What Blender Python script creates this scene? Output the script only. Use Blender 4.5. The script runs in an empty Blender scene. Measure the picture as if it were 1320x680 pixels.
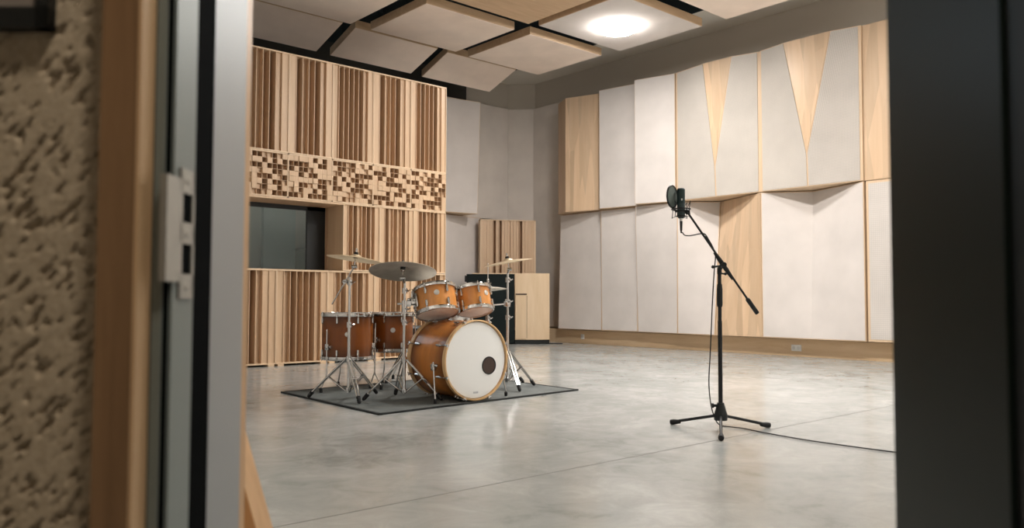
import bpy, bmesh, math, random
from mathutils import Vector, Matrix, noise
random.seed(7)
SC = bpy.context.scene
COL = SC.collection
PI = math.pi
V = Vector

# ------------------------------------------------------------------ materials
def nmat(name):
    m = bpy.data.materials.new(name); m.use_nodes = True
    nt = m.node_tree
    return m, nt, nt.nodes['Principled BSDF']
def setp(b, col=None, rough=None, metal=None, spec=None, coat=None, coat_r=None, sheen=None):
    if col is not None: b.inputs['Base Color'].default_value = (*col, 1)
    if rough is not None: b.inputs['Roughness'].default_value = rough
    if metal is not None: b.inputs['Metallic'].default_value = metal
    if spec is not None: b.inputs['Specular IOR Level'].default_value = spec
    if coat is not None: b.inputs['Coat Weight'].default_value = coat
    if coat_r is not None: b.inputs['Coat Roughness'].default_value = coat_r
    if sheen is not None: b.inputs['Sheen Weight'].default_value = sheen
def N(nt, t, **kw):
    n = nt.nodes.new(t)
    for k, v in kw.items(): setattr(n, k, v)
    return n
def plain(name, col, rough=0.6, metal=0.0, **kw):
    m, nt, b = nmat(name); setp(b, col, rough, metal, **kw); return m
def ramp(nt, stops):
    r = N(nt, 'ShaderNodeValToRGB'); e = r.color_ramp.elements
    while len(e) < len(stops): e.new(0.5)
    for el, (p, c) in zip(e, stops): el.position = p; el.color = (*c, 1)
    return r
def coords(nt, scale=(1, 1, 1), rot=(0, 0, 0), loc=(0, 0, 0)):
    tc = N(nt, 'ShaderNodeTexCoord'); mp = N(nt, 'ShaderNodeMapping')
    mp.inputs['Scale'].default_value = scale; mp.inputs['Rotation'].default_value = rot; mp.inputs['Location'].default_value = loc
    nt.links.new(tc.outputs['Object'], mp.inputs['Vector']); return mp
def noise_n(nt, vec, scale, detail=4, rough=0.55, dist=0.0):
    n = N(nt, 'ShaderNodeTexNoise'); n.inputs['Scale'].default_value = scale
    n.inputs['Detail'].default_value = detail; n.inputs['Roughness'].default_value = rough; n.inputs['Distortion'].default_value = dist
    nt.links.new(vec, n.inputs['Vector']); return n
def bump(nt, b, h, strength, dist=0.01):
    bp = N(nt, 'ShaderNodeBump'); bp.inputs['Strength'].default_value = strength; bp.inputs['Distance'].default_value = dist
    nt.links.new(h, bp.inputs['Height']); nt.links.new(bp.outputs['Normal'], b.inputs['Normal'])
def wood(name, a, c, rough=0.45, grain=(22, 22, 1.2), stave=0.0):
    """vertical grain wood, a = light tone, c = dark tone"""
    m, nt, b = nmat(name); setp(b, a, rough)
    mp = coords(nt, grain)
    n1 = noise_n(nt, mp.outputs['Vector'], 1.0, 6, 0.6, 0.6)
    r = ramp(nt, [(0.3, c), (0.68, a)])
    nt.links.new(n1.outputs['Fac'], r.inputs['Fac'])
    out = r.outputs['Color']
    if stave:
        mp2 = coords(nt, (9.0, 9.0, 0.9))
        v = N(nt, 'ShaderNodeTexVoronoi'); v.inputs['Scale'].default_value = 1.0
        nt.links.new(mp2.outputs['Vector'], v.inputs['Vector'])
        bw = N(nt, 'ShaderNodeRGBToBW'); nt.links.new(v.outputs['Color'], bw.inputs['Color'])
        rr = ramp(nt, [(0.2, (1 - stave,) * 3), (0.8, (1.0,) * 3)]); nt.links.new(bw.outputs['Val'], rr.inputs['Fac'])
        mx = N(nt, 'ShaderNodeMix', data_type='RGBA', blend_type='MULTIPLY'); mx.inputs['Factor'].default_value = 1
        nt.links.new(out, mx.inputs['A']); nt.links.new(rr.outputs['Color'], mx.inputs['B']); out = mx.outputs['Result']
    nt.links.new(out, b.inputs['Base Color'])
    bump(nt, b, n1.outputs['Fac'], 0.06, 0.004)
    return m
def fabric(name, col, weave=520.0, amt=0.12, holes=0.0, hole_scale=60.0):
    m, nt, b = nmat(name); setp(b, col, 0.95, spec=0.15)
    mp = coords(nt, (1, 1, 1))
    n = noise_n(nt, mp.outputs['Vector'], 2.2, 3, 0.5)
    n2 = noise_n(nt, mp.outputs['Vector'], weave, 2, 0.6)
    mxv = N(nt, 'ShaderNodeMath', operation='MULTIPLY_ADD'); mxv.inputs[1].default_value = 0.35
    nt.links.new(n2.outputs['Fac'], mxv.inputs[0]); nt.links.new(n.outputs['Fac'], mxv.inputs[2])
    lo = tuple(c * (1 - amt) for c in col); hi = tuple(min(1, c * (1 + amt * 0.5)) for c in col)
    r = ramp(nt, [(0.35, lo), (0.95, hi)]); nt.links.new(mxv.outputs[0], r.inputs['Fac'])
    out = r.outputs['Color']
    if holes:
        # perforated facing: rows of small dark pinholes
        sep = N(nt, 'ShaderNodeSeparateXYZ'); nt.links.new(mp.outputs['Vector'], sep.inputs[0])
        sm = N(nt, 'ShaderNodeMath', operation='ADD'); nt.links.new(sep.outputs['X'], sm.inputs[0]); nt.links.new(sep.outputs['Y'], sm.inputs[1])
        vals = []
        for o in (sm.outputs[0], sep.outputs['Z']):
            k = N(nt, 'ShaderNodeMath', operation='MULTIPLY'); k.inputs[1].default_value = hole_scale; nt.links.new(o, k.inputs[0])
            s = N(nt, 'ShaderNodeMath', operation='SINE'); nt.links.new(k.outputs[0], s.inputs[0]); vals.append(s.outputs[0])
        mxm = N(nt, 'ShaderNodeMath', operation='MAXIMUM'); nt.links.new(vals[0], mxm.inputs[0]); nt.links.new(vals[1], mxm.inputs[1])
        rr = ramp(nt, [(0.75, (1, 1, 1)), (0.98, (1 - holes,) * 3)]); nt.links.new(mxm.outputs[0], rr.inputs['Fac'])
        mx = N(nt, 'ShaderNodeMix', data_type='RGBA', blend_type='MULTIPLY'); mx.inputs['Factor'].default_value = 1
        nt.links.new(out, mx.inputs['A']); nt.links.new(rr.outputs['Color'], mx.inputs['B']); out = mx.outputs['Result']
    nt.links.new(out, b.inputs['Base Color'])
    bump(nt, b, n2.outputs['Fac'], 0.15, 0.001)
    return m

M = {}
M['wood'] = wood('pale_maple', (0.645, 0.45, 0.29), (0.54, 0.36, 0.22))
M['wood_panel'] = wood('maple_veneer', (0.76, 0.55, 0.37), (0.68, 0.47, 0.30), 0.33, (9, 9, 0.9), 0.22)
M['wood_edge'] = wood('maple_edging', (0.70, 0.52, 0.35), (0.62, 0.44, 0.28))
M['wood_base'] = wood('plywood_skirting', (0.78, 0.58, 0.38), (0.66, 0.46, 0.27), 0.42, (1.5, 1.5, 14))
M['wood_cloud'] = wood('birch_veneer', (0.66, 0.47, 0.30), (0.55, 0.37, 0.22), 0.45, (2.0, 16, 16))
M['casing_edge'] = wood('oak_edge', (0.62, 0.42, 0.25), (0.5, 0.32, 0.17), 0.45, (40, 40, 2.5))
M['casing'] = wood('oak_casing', (0.265, 0.15, 0.073), (0.17, 0.092, 0.042), 0.42, (40, 40, 2.5))
M['crate_wood'] = wood('birch_ply', (0.74, 0.56, 0.38), (0.66, 0.48, 0.30), 0.5, (8, 8, 1.0))
M['foot_wood'] = wood('oak_buttress', (0.62, 0.38, 0.19), (0.47, 0.27, 0.12), 0.4, (30, 30, 2.0))
M['fabric'] = fabric('oatmeal_fabric', (0.66, 0.605, 0.57))
M['fabric_grey'] = fabric('grey_fabric', (0.71, 0.645, 0.59))  # cloth colour lightened to make up for weak light in the far corner
M['fabric_wing'] = fabric('greige_fabric', (0.555, 0.505, 0.455), holes=0.10, hole_scale=420)
M['fabric_perf'] = fabric('perforated_fabric', (0.55, 0.50, 0.455), holes=0.20, hole_scale=330)
M['fabric_grid'] = fabric('open_weave_fabric', (0.62, 0.57, 0.53), holes=0.16, hole_scale=260)
M['fabric_cloud'] = fabric('cloud_fabric', (0.90, 0.76, 0.66))
M['paint'] = plain('warm_grey_paint', (0.54, 0.49, 0.425), 0.85)
M['pale_paint'] = plain('pale_wall_paint', (0.86, 0.83, 0.79), 0.85)
M['ceil'] = plain('ceiling_paint', (0.72, 0.68, 0.61), 0.9)
M['plenum'] = plain('plenum_black', (0.016, 0.026, 0.03), 0.9)
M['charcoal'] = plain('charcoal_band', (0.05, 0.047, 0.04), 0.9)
M['corr_ceiling'] = plain('corridor_ceiling_paint', (0.5, 0.48, 0.45), 0.9)
M['chrome'] = plain('chrome', (0.60, 0.59, 0.58), 0.09, 1.0)
M['chrome_dull'] = plain('satin_chrome', (0.62, 0.60, 0.58), 0.28, 1.0)
M['black_metal'] = plain('black_powder_coat', (0.008, 0.008, 0.009), 0.42, spec=0.35)
M['rubber'] = plain('black_rubber', (0.010, 0.010, 0.011), 0.75)
M['black_plastic'] = plain('black_plastic', (0.009, 0.011, 0.011), 0.45, spec=0.35)
M['mic_teal'] = plain('dark_teal_enamel', (0.016, 0.035, 0.036), 0.38)
M['mic_grille'] = plain('dark_grille', (0.022, 0.042, 0.043), 0.5, 0.6)
M['popmesh'] = plain('grey_green_mesh', (0.12, 0.15, 0.135), 0.8)
M['head_white'] = plain('coated_drumhead', (0.83, 0.82, 0.80), 0.5)
M['head_clear'] = plain('clear_drumhead', (0.88, 0.79, 0.73), 0.35)
M['hoop_wood'] = wood('maple_hoop', (0.72, 0.47, 0.24), (0.62, 0.37, 0.17), 0.28, (6, 30, 6))
M['port'] = plain('dark_brown_port', (0.045, 0.022, 0.014), 0.5)
M['badge'] = plain('silver_badge', (0.75, 0.73, 0.70), 0.3, 0.7)
M['felt'] = plain('black_felt', (0.02, 0.02, 0.02), 0.95)
M['white_plastic'] = plain('white_plastic', (0.85, 0.84, 0.82), 0.4)
M['socket'] = plain('outlet_socket_grey', (0.68, 0.67, 0.66), 0.5)
M['steel'] = plain('brushed_aluminium_frame', (0.31, 0.325, 0.335), 0.45, 0.5)
M['steel_green'] = plain('grey_green_enamel', (0.19, 0.22, 0.212), 0.45, 0.2)
M['gasket'] = plain('black_gasket', (0.0012, 0.0018, 0.002), 0.9, spec=0.03)
M['strike'] = plain('brushed_nickel', (0.36, 0.355, 0.33), 0.42, 0.7)
M['door_dark'] = plain('dark_green_black_enamel', (0.004, 0.009, 0.006), 0.34, spec=0.4)
M['door_black'] = plain('black_door_edge', (0.004, 0.006, 0.007), 0.4)
M['booth_dark'] = plain('booth_wall_dark', (0.02, 0.028, 0.027), 0.7)
M['booth_mid'] = plain('booth_panel_green_grey', (0.17, 0.20, 0.18), 0.8)
M['booth_pale'] = plain('booth_pale_panel', (0.42, 0.46, 0.42), 0.8)
M['cab_black'] = plain('black_tolex', (0.004, 0.009, 0.009), 0.7, spec=0.25)

# glossy amber lacquer with darker bands at both edges of the shell (a sunburst finish); axis = object Z of the shell mesh
def lacquer(name, mid, edge, axis, lo, hi, rough=0.3):
    m, nt, b = nmat(name); setp(b, mid, rough, coat=0.35, coat_r=0.10, spec=0.3)
    tc = N(nt, 'ShaderNodeTexCoord'); sep = N(nt, 'ShaderNodeSeparateXYZ')
    nt.links.new(tc.outputs['Generated'], sep.inputs[0])
    mr = N(nt, 'ShaderNodeMapRange'); mr.inputs['From Min'].default_value = lo; mr.inputs['From Max'].default_value = hi
    nt.links.new(sep.outputs[axis], mr.inputs['Value'])
    r = ramp(nt, [(0.0, edge), (0.32, mid), (0.68, mid), (1.0, edge)])
    nt.links.new(mr.outputs['Result'], r.inputs['Fac'])
    mp = coords(nt, (14, 14, 2)); n = noise_n(nt, mp.outputs['Vector'], 1.5, 4, 0.6, 0.4)
    rr = ramp(nt, [(0.3, (0.8, 0.8, 0.8)), (0.7, (1, 1, 1))]); nt.links.new(n.outputs['Fac'], rr.inputs['Fac'])
    mx = N(nt, 'ShaderNodeMix', data_type='RGBA', blend_type='MULTIPLY'); mx.inputs['Factor'].default_value = 1
    nt.links.new(r.outputs['Color'], mx.inputs['A']); nt.links.new(rr.outputs['Color'], mx.inputs['B'])
    nt.links.new(mx.outputs['Result'], b.inputs['Base Color'])
    return m
M['tom_shell'] = lacquer('amber_lacquer', (0.72, 0.295, 0.075), (0.52, 0.18, 0.036), 'Z', 0.0, 1.0)
M['floor_shell'] = lacquer('dark_amber_lacquer', (0.25, 0.070, 0.010), (0.10, 0.028, 0.006), 'Z', 0.0, 1.0)
M['bass_shell'] = lacquer('amber_burst_lacquer', (0.60, 0.215, 0.040), (0.15, 0.042, 0.009), 'Y', 0.0, 1.0)

def cymbal_mat(name, a, c):
    m, nt, b = nmat(name); setp(b, a, 0.46, 0.85)
    tc = N(nt, 'ShaderNodeTexCoord'); ln = N(nt, 'ShaderNodeVectorMath', operation='LENGTH')
    nt.links.new(tc.outputs['Object'], ln.inputs[0])
    w = N(nt, 'ShaderNodeMath', operation='MULTIPLY'); w.inputs[1].default_value = 900; nt.links.new(ln.outputs['Value'], w.inputs[0])
    s = N(nt, 'ShaderNodeMath', operation='SINE'); nt.links.new(w.outputs[0], s.inputs[0])
    n = noise_n(nt, tc.outputs['Object'], 7, 3, 0.6)
    ad = N(nt, 'ShaderNodeMath', operation='MULTIPLY_ADD'); ad.inputs[1].default_value = 0.08
    nt.links.new(s.outputs[0], ad.inputs[0]); nt.links.new(n.outputs['Fac'], ad.inputs[2])
    r = ramp(nt, [(0.35, c), (0.65, a)]); nt.links.new(ad.outputs[0], r.inputs['Fac']); nt.links.new(r.outputs['Color'], b.inputs['Base Color'])
    bump(nt, b, s.outputs[0], 0.05, 0.001)
    return m
M['brass'] = cymbal_mat('cymbal_bronze', (0.80, 0.66, 0.46), (0.66, 0.52, 0.34))
M['bronze_dark'] = cymbal_mat('cymbal_dark_bronze', (0.66, 0.61, 0.53), (0.50, 0.45, 0.38))

def concrete():
    m, nt, b = nmat('polished_concrete'); setp(b, (0.4, 0.4, 0.38), 0.2, spec=0.5)
    mp = coords(nt)
    n1 = noise_n(nt, mp.outputs['Vector'], 1.1, 9, 0.62, 0.5)
    n2 = noise_n(nt, mp.outputs['Vector'], 5.0, 8, 0.7, 0.8)
    ad = N(nt, 'ShaderNodeMath', operation='MULTIPLY_ADD'); ad.inputs[1].default_value = 0.5
    nt.links.new(n2.outputs['Fac'], ad.inputs[0]); nt.links.new(n1.outputs['Fac'], ad.inputs[2])
    r = ramp(nt, [(0.50, (0.225, 0.238, 0.23)), (0.66, (0.352, 0.366, 0.354)), (0.76, (0.39, 0.40, 0.388)), (0.95, (0.485, 0.488, 0.474))])
    nt.links.new(ad.outputs[0], r.inputs['Fac']); nt.links.new(r.outputs['Color'], b.inputs['Base Color'])
    rr = ramp(nt, [(0.35, (0.15,) * 3), (0.7, (0.27,) * 3)]); nt.links.new(n2.outputs['Fac'], rr.inputs['Fac'])
    bw = N(nt, 'ShaderNodeRGBToBW'); nt.links.new(rr.outputs['Color'], bw.inputs['Color']); nt.links.new(bw.outputs['Val'], b.inputs['Roughness'])
    bump(nt, b, n1.outputs['Fac'], 0.015, 0.01)
    return m
M['concrete'] = concrete()
M['joint'] = plain('saw_cut_joint', (0.17, 0.165, 0.155), 0.7)

def stucco_mat():
    m, nt, b = nmat('brown_stucco'); setp(b, (0.40, 0.33, 0.24), 0.9)
    mp = coords(nt); n = noise_n(nt, mp.outputs['Vector'], 160, 3, 0.6)
    r = ramp(nt, [(0.3, (0.36, 0.29, 0.205)), (0.7, (0.46, 0.38, 0.285))]); nt.links.new(n.outputs['Fac'], r.inputs['Fac'])
    nt.links.new(r.outputs['Color'], b.inputs['Base Color']); return m
M['stucco'] = stucco_mat()
def rug_mat():
    m, nt, b = nmat('charcoal_carpet'); setp(b, (0.05, 0.055, 0.053), 0.97, spec=0.1)
    mp = coords(nt); n = noise_n(nt, mp.outputs['Vector'], 350, 2, 0.7); n2 = noise_n(nt, mp.outputs['Vector'], 4, 4, 0.6)
    ad = N(nt, 'ShaderNodeMath', operation='MULTIPLY_ADD'); ad.inputs[1].default_value = 0.5
    nt.links.new(n.outputs['Fac'], ad.inputs[0]); nt.links.new(n2.outputs['Fac'], ad.inputs[2])
    r = ramp(nt, [(0.45, (0.10, 0.11, 0.107)), (1.0, (0.20, 0.21, 0.203))]); nt.links.new(ad.outputs[0], r.inputs['Fac'])
    nt.links.new(r.outputs['Color'], b.inputs['Base Color']); bump(nt, b, n.outputs['Fac'], 0.5, 0.004); return m
M['rug'] = rug_mat()
M['rug_edge'] = plain('carpet_binding', (0.02, 0.021, 0.021), 0.9)
def glass_mat():
    m, nt, b = nmat('window_glass'); setp(b, (0.75, 0.88, 0.85), 0.02); b.inputs['Transmission Weight'].default_value = 1.0; b.inputs['IOR'].default_value = 1.45
    return m
M['glass'] = glass_mat()
def emit(name, col, s):
    m, nt, b = nmat(name); setp(b, (0.9, 0.9, 0.9), 0.5)
    b.inputs['Emission Color'].default_value = (*col, 1); b.inputs['Emission Strength'].default_value = s; return m
LAMP = 86.0
M['fill_pane'] = emit('added_pane_glow', (0.72, 0.88, 1.0), 1.0)  # glowing pane of the added, unseen window
M['lamp_side'] = emit('lamp_side_glow', (1.0, 0.98, 0.945), 32.0)
M['lamp'] = emit('lamp_diffuser', (1.0, 0.98, 0.945), LAMP)
M['corr_lamp'] = emit('corridor_lamp_diffuser', (1.0, 0.88, 0.72), 44.0)
M['booth_lamp'] = emit('booth_lamp_diffuser', (0.92, 1.0, 0.95), 11.0)

# ------------------------------------------------------------------ mesh builder
def frame_z(d):
    d = V(d).normalized(); return d.to_track_quat('Z', 'Y').to_matrix().to_4x4()
class B:
    def __init__(s): s.bm = bmesh.new()
    def _x(s, vs, mat):
        for v in vs: v.co = mat @ v.co
    def box(s, c, size, rot=None, bev=0.0):
        r = bmesh.ops.create_cube(s.bm, size=1.0); vs = r['verts']
        for v in vs: v.co = V((v.co.x * size[0], v.co.y * size[1], v.co.z * size[2]))
        if bev > 0:
            es = list({e for v in vs for e in v.link_edges})
            rb = bmesh.ops.bevel(s.bm, geom=es, offset=min(bev, min(size) * 0.45), segments=2, affect='EDGES', profile=0.6)
            vs = list({v for f in rb['faces'] for v in f.verts} | {v for v in vs if v.is_valid})
        m = Matrix.Translation(V(c)) @ (rot.to_4x4() if rot is not None else Matrix())
        s._x(vs, m); return s
    def b2(s, x0, x1, y0, y1, z0, z1, bev=0.0):
        return s.box(((x0 + x1) / 2, (y0 + y1) / 2, (z0 + z1) / 2), (abs(x1 - x0), abs(y1 - y0), abs(z1 - z0)), None, bev)
    def cyl(s, p0, p1, r0, r1=None, n=16, cap=True):
        r1 = r0 if r1 is None else r1; p0, p1 = V(p0), V(p1); d = p1 - p0
        r = bmesh.ops.create_cone(s.bm, cap_ends=cap, segments=n, radius1=r0, radius2=r1, depth=d.length)
        s._x(r['verts'], Matrix.Translation((p0 + p1) / 2) @ frame_z(d)); return s
    def ball(s, c, r, sc=(1, 1, 1), n=14):
        q = bmesh.ops.create_uvsphere(s.bm, u_segments=n, v_segments=max(6, n // 2), radius=r)
        s._x(q['verts'], Matrix.Translation(V(c)) @ Matrix.Diagonal((*sc, 1))); return s
    def lathe(s, prof, mat=Matrix(), n=32, closed=False):
        rings = []
        for r, z in prof:
            if r < 1e-6: rings.append([s.bm.verts.new(mat @ V((0, 0, z)))])
            else: rings.append([s.bm.verts.new(mat @ V((r * math.cos(2 * PI * k / n), r * math.sin(2 * PI * k / n), z))) for k in range(n)])
        prs = list(zip(rings, rings[1:])) + ([(rings[-1], rings[0])] if closed else [])
        for a, b in prs:
            for k in range(n):
                k2 = (k + 1) % n
                if len(a) == 1 and len(b) == 1: continue
                if len(a) == 1: s.bm.faces.new((a[0], b[k2], b[k]))
                elif len(b) == 1: s.bm.faces.new((a[k], a[k2], b[0]))
                else: s.bm.faces.new((a[k], a[k2], b[k2], b[k]))
        return s
    def tube(s, pts, r, n=8, smooth=0):
        pts = [V(p) for p in pts]
        if smooth: pts = catmull(pts, smooth)
        rs = r if isinstance(r, (list, tuple)) else [r] * len(pts)
        up = None; rings = []
        for i, p in enumerate(pts):
            t = (pts[min(i + 1, len(pts) - 1)] - pts[max(i - 1, 0)]).normalized()
            if up is None: up = t.orthogonal().normalized()
            up = (up - t * up.dot(t)).normalized(); w = t.cross(up)
            rings.append([s.bm.verts.new(p + (up * math.cos(2 * PI * k / n) + w * math.sin(2 * PI * k / n)) * rs[i]) for k in range(n)])
        for a, b in zip(rings, rings[1:]):
            for k in range(n): s.bm.faces.new((a[k], a[(k + 1) % n], b[(k + 1) % n], b[k]))
        s.bm.faces.new(rings[0][::-1]); s.bm.faces.new(rings[-1]); return s
    def prism(s, poly, d):
        """closed polygon of 3D points swept by vector d"""
        a = [s.bm.verts.new(V(p)) for p in poly]; b = [s.bm.verts.new(V(p) + V(d)) for p in poly]; n = len(a)
        s.bm.faces.new(a); s.bm.faces.new(b[::-1])
        for k in range(n): s.bm.faces.new((a[k], b[k], b[(k + 1) % n], a[(k + 1) % n]))
        return s
    def hexa(s, f, b):
        """box between quad f and quad b (same winding)"""
        a = [s.bm.verts.new(V(p)) for p in f]; c = [s.bm.verts.new(V(p)) for p in b]; n = len(a)
        s.bm.faces.new(a); s.bm.faces.new(c[::-1])
        for k in range(n): s.bm.faces.new((a[k], c[k], c[(k + 1) % n], a[(k + 1) % n]))
        return s
    def patch(s, q, back, n=8):
        """bilinear quad q = TL,TR,BR,BL swept back by vector"""
        tl, tr, br, bl = [V(p) for p in q]; back = V(back); g = []; h = []
        for i in range(n + 1):
            for j in range(n + 1):
                u, v = j / n, i / n
                p = (tl * (1 - u) + tr * u) * (1 - v) + (bl * (1 - u) + br * u) * v
                g.append(s.bm.verts.new(p)); h.append(s.bm.verts.new(p + back))
        I = lambda i, j: i * (n + 1) + j
        for i in range(n):
            for j in range(n):
                s.bm.faces.new((g[I(i, j)], g[I(i + 1, j)], g[I(i + 1, j + 1)], g[I(i, j + 1)]))
                s.bm.faces.new((h[I(i, j)], h[I(i, j + 1)], h[I(i + 1, j + 1)], h[I(i + 1, j)]))
        for k in range(n):
            for a, b in ((I(0, k), I(0, k + 1)), (I(n, k + 1), I(n, k)), (I(k + 1, 0), I(k, 0)), (I(k, n), I(k + 1, n))):
                s.bm.faces.new((g[a], g[b], h[b], h[a]))
        return s
    def obj(s, name, mat, parent=None, ang=32, origin=None):
        bm = s.bm; bmesh.ops.recalc_face_normals(bm, faces=bm.faces[:])
        if parent is not None: off = wloc(parent)
        elif origin is not None: off = V(origin)
        else:
            xs = [v.co for v in bm.verts]
            off = V(((min(v.x for v in xs) + max(v.x for v in xs)) / 2, (min(v.y for v in xs) + max(v.y for v in xs)) / 2, min(v.z for v in xs)))
        loc = off if parent is None else V((0, 0, 0))
        for v in bm.verts: v.co -= off
        me = bpy.data.meshes.new(name); bm.to_mesh(me); bm.free()
        for p in me.polygons: p.use_smooth = True
        me.set_sharp_from_angle(angle=math.radians(ang))
        me.materials.append(M[mat] if isinstance(mat, str) else mat)
        o = bpy.data.objects.new(name, me); COL.objects.link(o); o.location = loc
        if parent is not None: o.parent = parent
        return o
def catmull(p, k):
    out = []; n = len(p)
    for i in range(n - 1):
        a, b, c, d = p[max(i - 1, 0)], p[i], p[i + 1], p[min(i + 2, n - 1)]
        for j in range(k):
            t = j / k
            out.append(0.5 * ((2 * b) + (c - a) * t + (2 * a - 5 * b + 4 * c - d) * t * t + (3 * b - a - 3 * c + d) * t ** 3))
    out.append(p[-1]); return out
def wloc(o):
    v = V((0, 0, 0))
    while o is not None: v += o.location; o = o.parent
    return v
def tag(o, label, cat, group=None):
    o['label'] = label; o['category'] = cat
    if group: o['group'] = group
    return o
def thing(name, label, cat, loc, group=None):
    o = bpy.data.objects.new(name, None); COL.objects.link(o); o.location = loc; o.empty_display_size = 0.1
    return tag(o, label, cat, group)
def struct(o): o['kind'] = 'structure'; return o
def sempty(name, loc):
    o = bpy.data.objects.new(name, None); COL.objects.link(o); o.location = loc; o['kind'] = 'structure'; return o

# ------------------------------------------------------------------ camera
CH = 0.74
YAW, PIT, ROL, FPX = math.radians(41.44967931), math.radians(2.51916464), math.radians(0.1527501), 1031.997
Fv = V((math.sin(YAW) * math.cos(PIT), math.cos(YAW) * math.cos(PIT), math.sin(PIT)))
Rv = V((math.cos(YAW), -math.sin(YAW), 0)); Uv = Rv.cross(Fv)
R2 = Rv * math.cos(ROL) + Uv * math.sin(ROL); U2 = R2.cross(Fv)
cd = bpy.data.cameras.new('camera'); cam = bpy.data.objects.new('camera', cd); COL.objects.link(cam)
cam.matrix_world = Matrix(((R2.x, U2.x, -Fv.x, 0), (R2.y, U2.y, -Fv.y, 0), (R2.z, U2.z, -Fv.z, CH), (0, 0, 0, 1)))
cd.sensor_width = 36.0; cd.lens = FPX / 1320 * 36.0; cd.clip_start = 0.02; cd.clip_end = 100
cd.dof.use_dof = True; cd.dof.focus_distance = 6.2; cd.dof.aperture_fstop = 4.8
SC.camera = cam
# the doorway runs square to the view: local axes l (right), d (into the room)
F0 = V((math.sin(YAW), math.cos(YAW), 0)); R0 = V((math.cos(YAW), -math.sin(YAW), 0))
def ld(l, d, z=0.0): return R0 * l + F0 * d + V((0, 0, z))

# ------------------------------------------------------------------ room shell
XW, YW, ZC = 10.15, 11.21, 4.765
b = B(); b.b2(-3.5, XW + 0.2, -3.0, YW + 0.2, -0.12, 0.0); floor = struct(b.obj('floor', 'concrete'))
b = B(); b.b2(-0.4, XW, 2.477, 2.483, -0.002, 0.0006); b.obj('control_joint', 'joint', floor)
b = B(); b.b2(6.897, 6.903, -0.2, YW, -0.002, 0.0006); b.obj('control_joint', 'joint', floor)
b = B(); b.b2(XW, XW + 0.15, -0.6, YW + 0.2, 0, 5.7); struct(b.obj('wall_right', 'paint'))
b = B(); b.b2(-0.9, XW + 0.15, YW, YW + 0.15, 0, 5.7); struct(b.obj('wall_back', 'paint'))
b = B(); b.prism([(9.78, YW, 0), (XW, 10.85, 0), (XW, YW, 0)], (0, 0, ZC)); struct(b.obj('wall_corner', 'paint'))
pL, pR = ld(-1.6, 1.0), ld(1.6, 1.0)
b = B(); b.b2(pL.x - 0.15, pL.x, pL.y - 0.1, YW, 0, 5.7); struct(b.obj('wall_left', 'pale_paint'))
b = B(); b.b2(pR.x - 0.1, XW, pR.y - 0.15, pR.y, 0, 5.7); struct(b.obj('wall_front', 'pale_paint'))
# ceiling: painted border around an open black recess above the hanging panels
hx0, hx1, hy0, hy1 = 1.6, 9.27, 0.9, 11.2
b = B()
b.b2(-0.9, hx0, -0.6, YW + 0.15, ZC, ZC + 0.1); b.b2(hx1, XW + 0.15, -0.6, YW + 0.15, ZC, ZC + 0.1)
b.b2(hx0, hx1, -0.6, hy0, ZC, ZC + 0.1); b.b2(hx0, hx1, hy1, YW + 0.15, ZC, ZC + 0.1)
ceiling = struct(b.obj('ceiling', 'ceil'))
b = B()
b.b2(hx0 - 0.05, hx1 + 0.05, hy0 - 0.05, hy1 + 0.05, 5.45, 5.55)
b.b2(hx0, hx0 + 0.02, hy0, hy1, ZC, 5.45); b.b2(hx1 - 0.02, hx1, hy0, hy1, ZC, 5.45)
b.b2(hx0, hx1, hy0, hy0 + 0.02, ZC, 5.45); b.b2(hx0, hx1, hy1 - 0.02, hy1, ZC, 5.45)
b.obj('recess', 'plenum', ceiling)
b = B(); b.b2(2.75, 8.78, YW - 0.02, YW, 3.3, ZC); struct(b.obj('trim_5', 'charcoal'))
# unseen window added high in the back wall to give cool fill light
w2 = sempty('added_window', (1.2, YW, 3.35))
b = B(); b.b2(-0.2, 2.6, YW - 0.05, YW, 3.35, 3.41); b.b2(-0.2, 2.6, YW - 0.05, YW, 4.56, 4.62); b.b2(-0.2, -0.14, YW - 0.05, YW, 3.35, 4.62); b.b2(2.54, 2.6, YW - 0.05, YW, 3.35, 4.62); b.b2(1.17, 1.23, YW - 0.05, YW, 3.35, 4.62); b.obj('window_frame', 'steel', w2)
b = B(); b.b2(-0.14, 2.54, YW - 0.02, YW - 0.01, 3.41, 4.56); b.obj('window_pane', 'fill_pane', w2)
# skirting
b = B(); b.b2(9.80, XW, 0.2, 10.86, 0, 0.225, 0.004); struct(b.obj('baseboard_right', 'wood_base'))
b = B(); b.prism([(9.55, 11.02, 0), (9.80, 10.86, 0), (XW, 10.86, 0), (9.78, YW, 0), (9.55, YW, 0)], (0, 0, 0.225)); struct(b.obj('baseboard_corner', 'wood_base'))

# ------------------------------------------------------------------ door wall, door frame, corridor
def slab(bb, l0, l1, d0, d1, z0, z1):
    return bb.prism([ld(l0, d0, z0), ld(l1, d0, z0), ld(l1, d1, z0), ld(l0, d1, z0)], (0, 0, z1 - z0))
b = B(); slab(b, -1.75, -0.395, 0.765, 1.0, 0, 5.7); slab(b, 0.50, 1.75, 0.765, 1.0, 0, 5.7); slab(b, -0.395, 0.50, 0.765, 1.0, 2.2, 5.7)
struct(b.obj('wall_entrance', 'pale_paint'))
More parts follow.
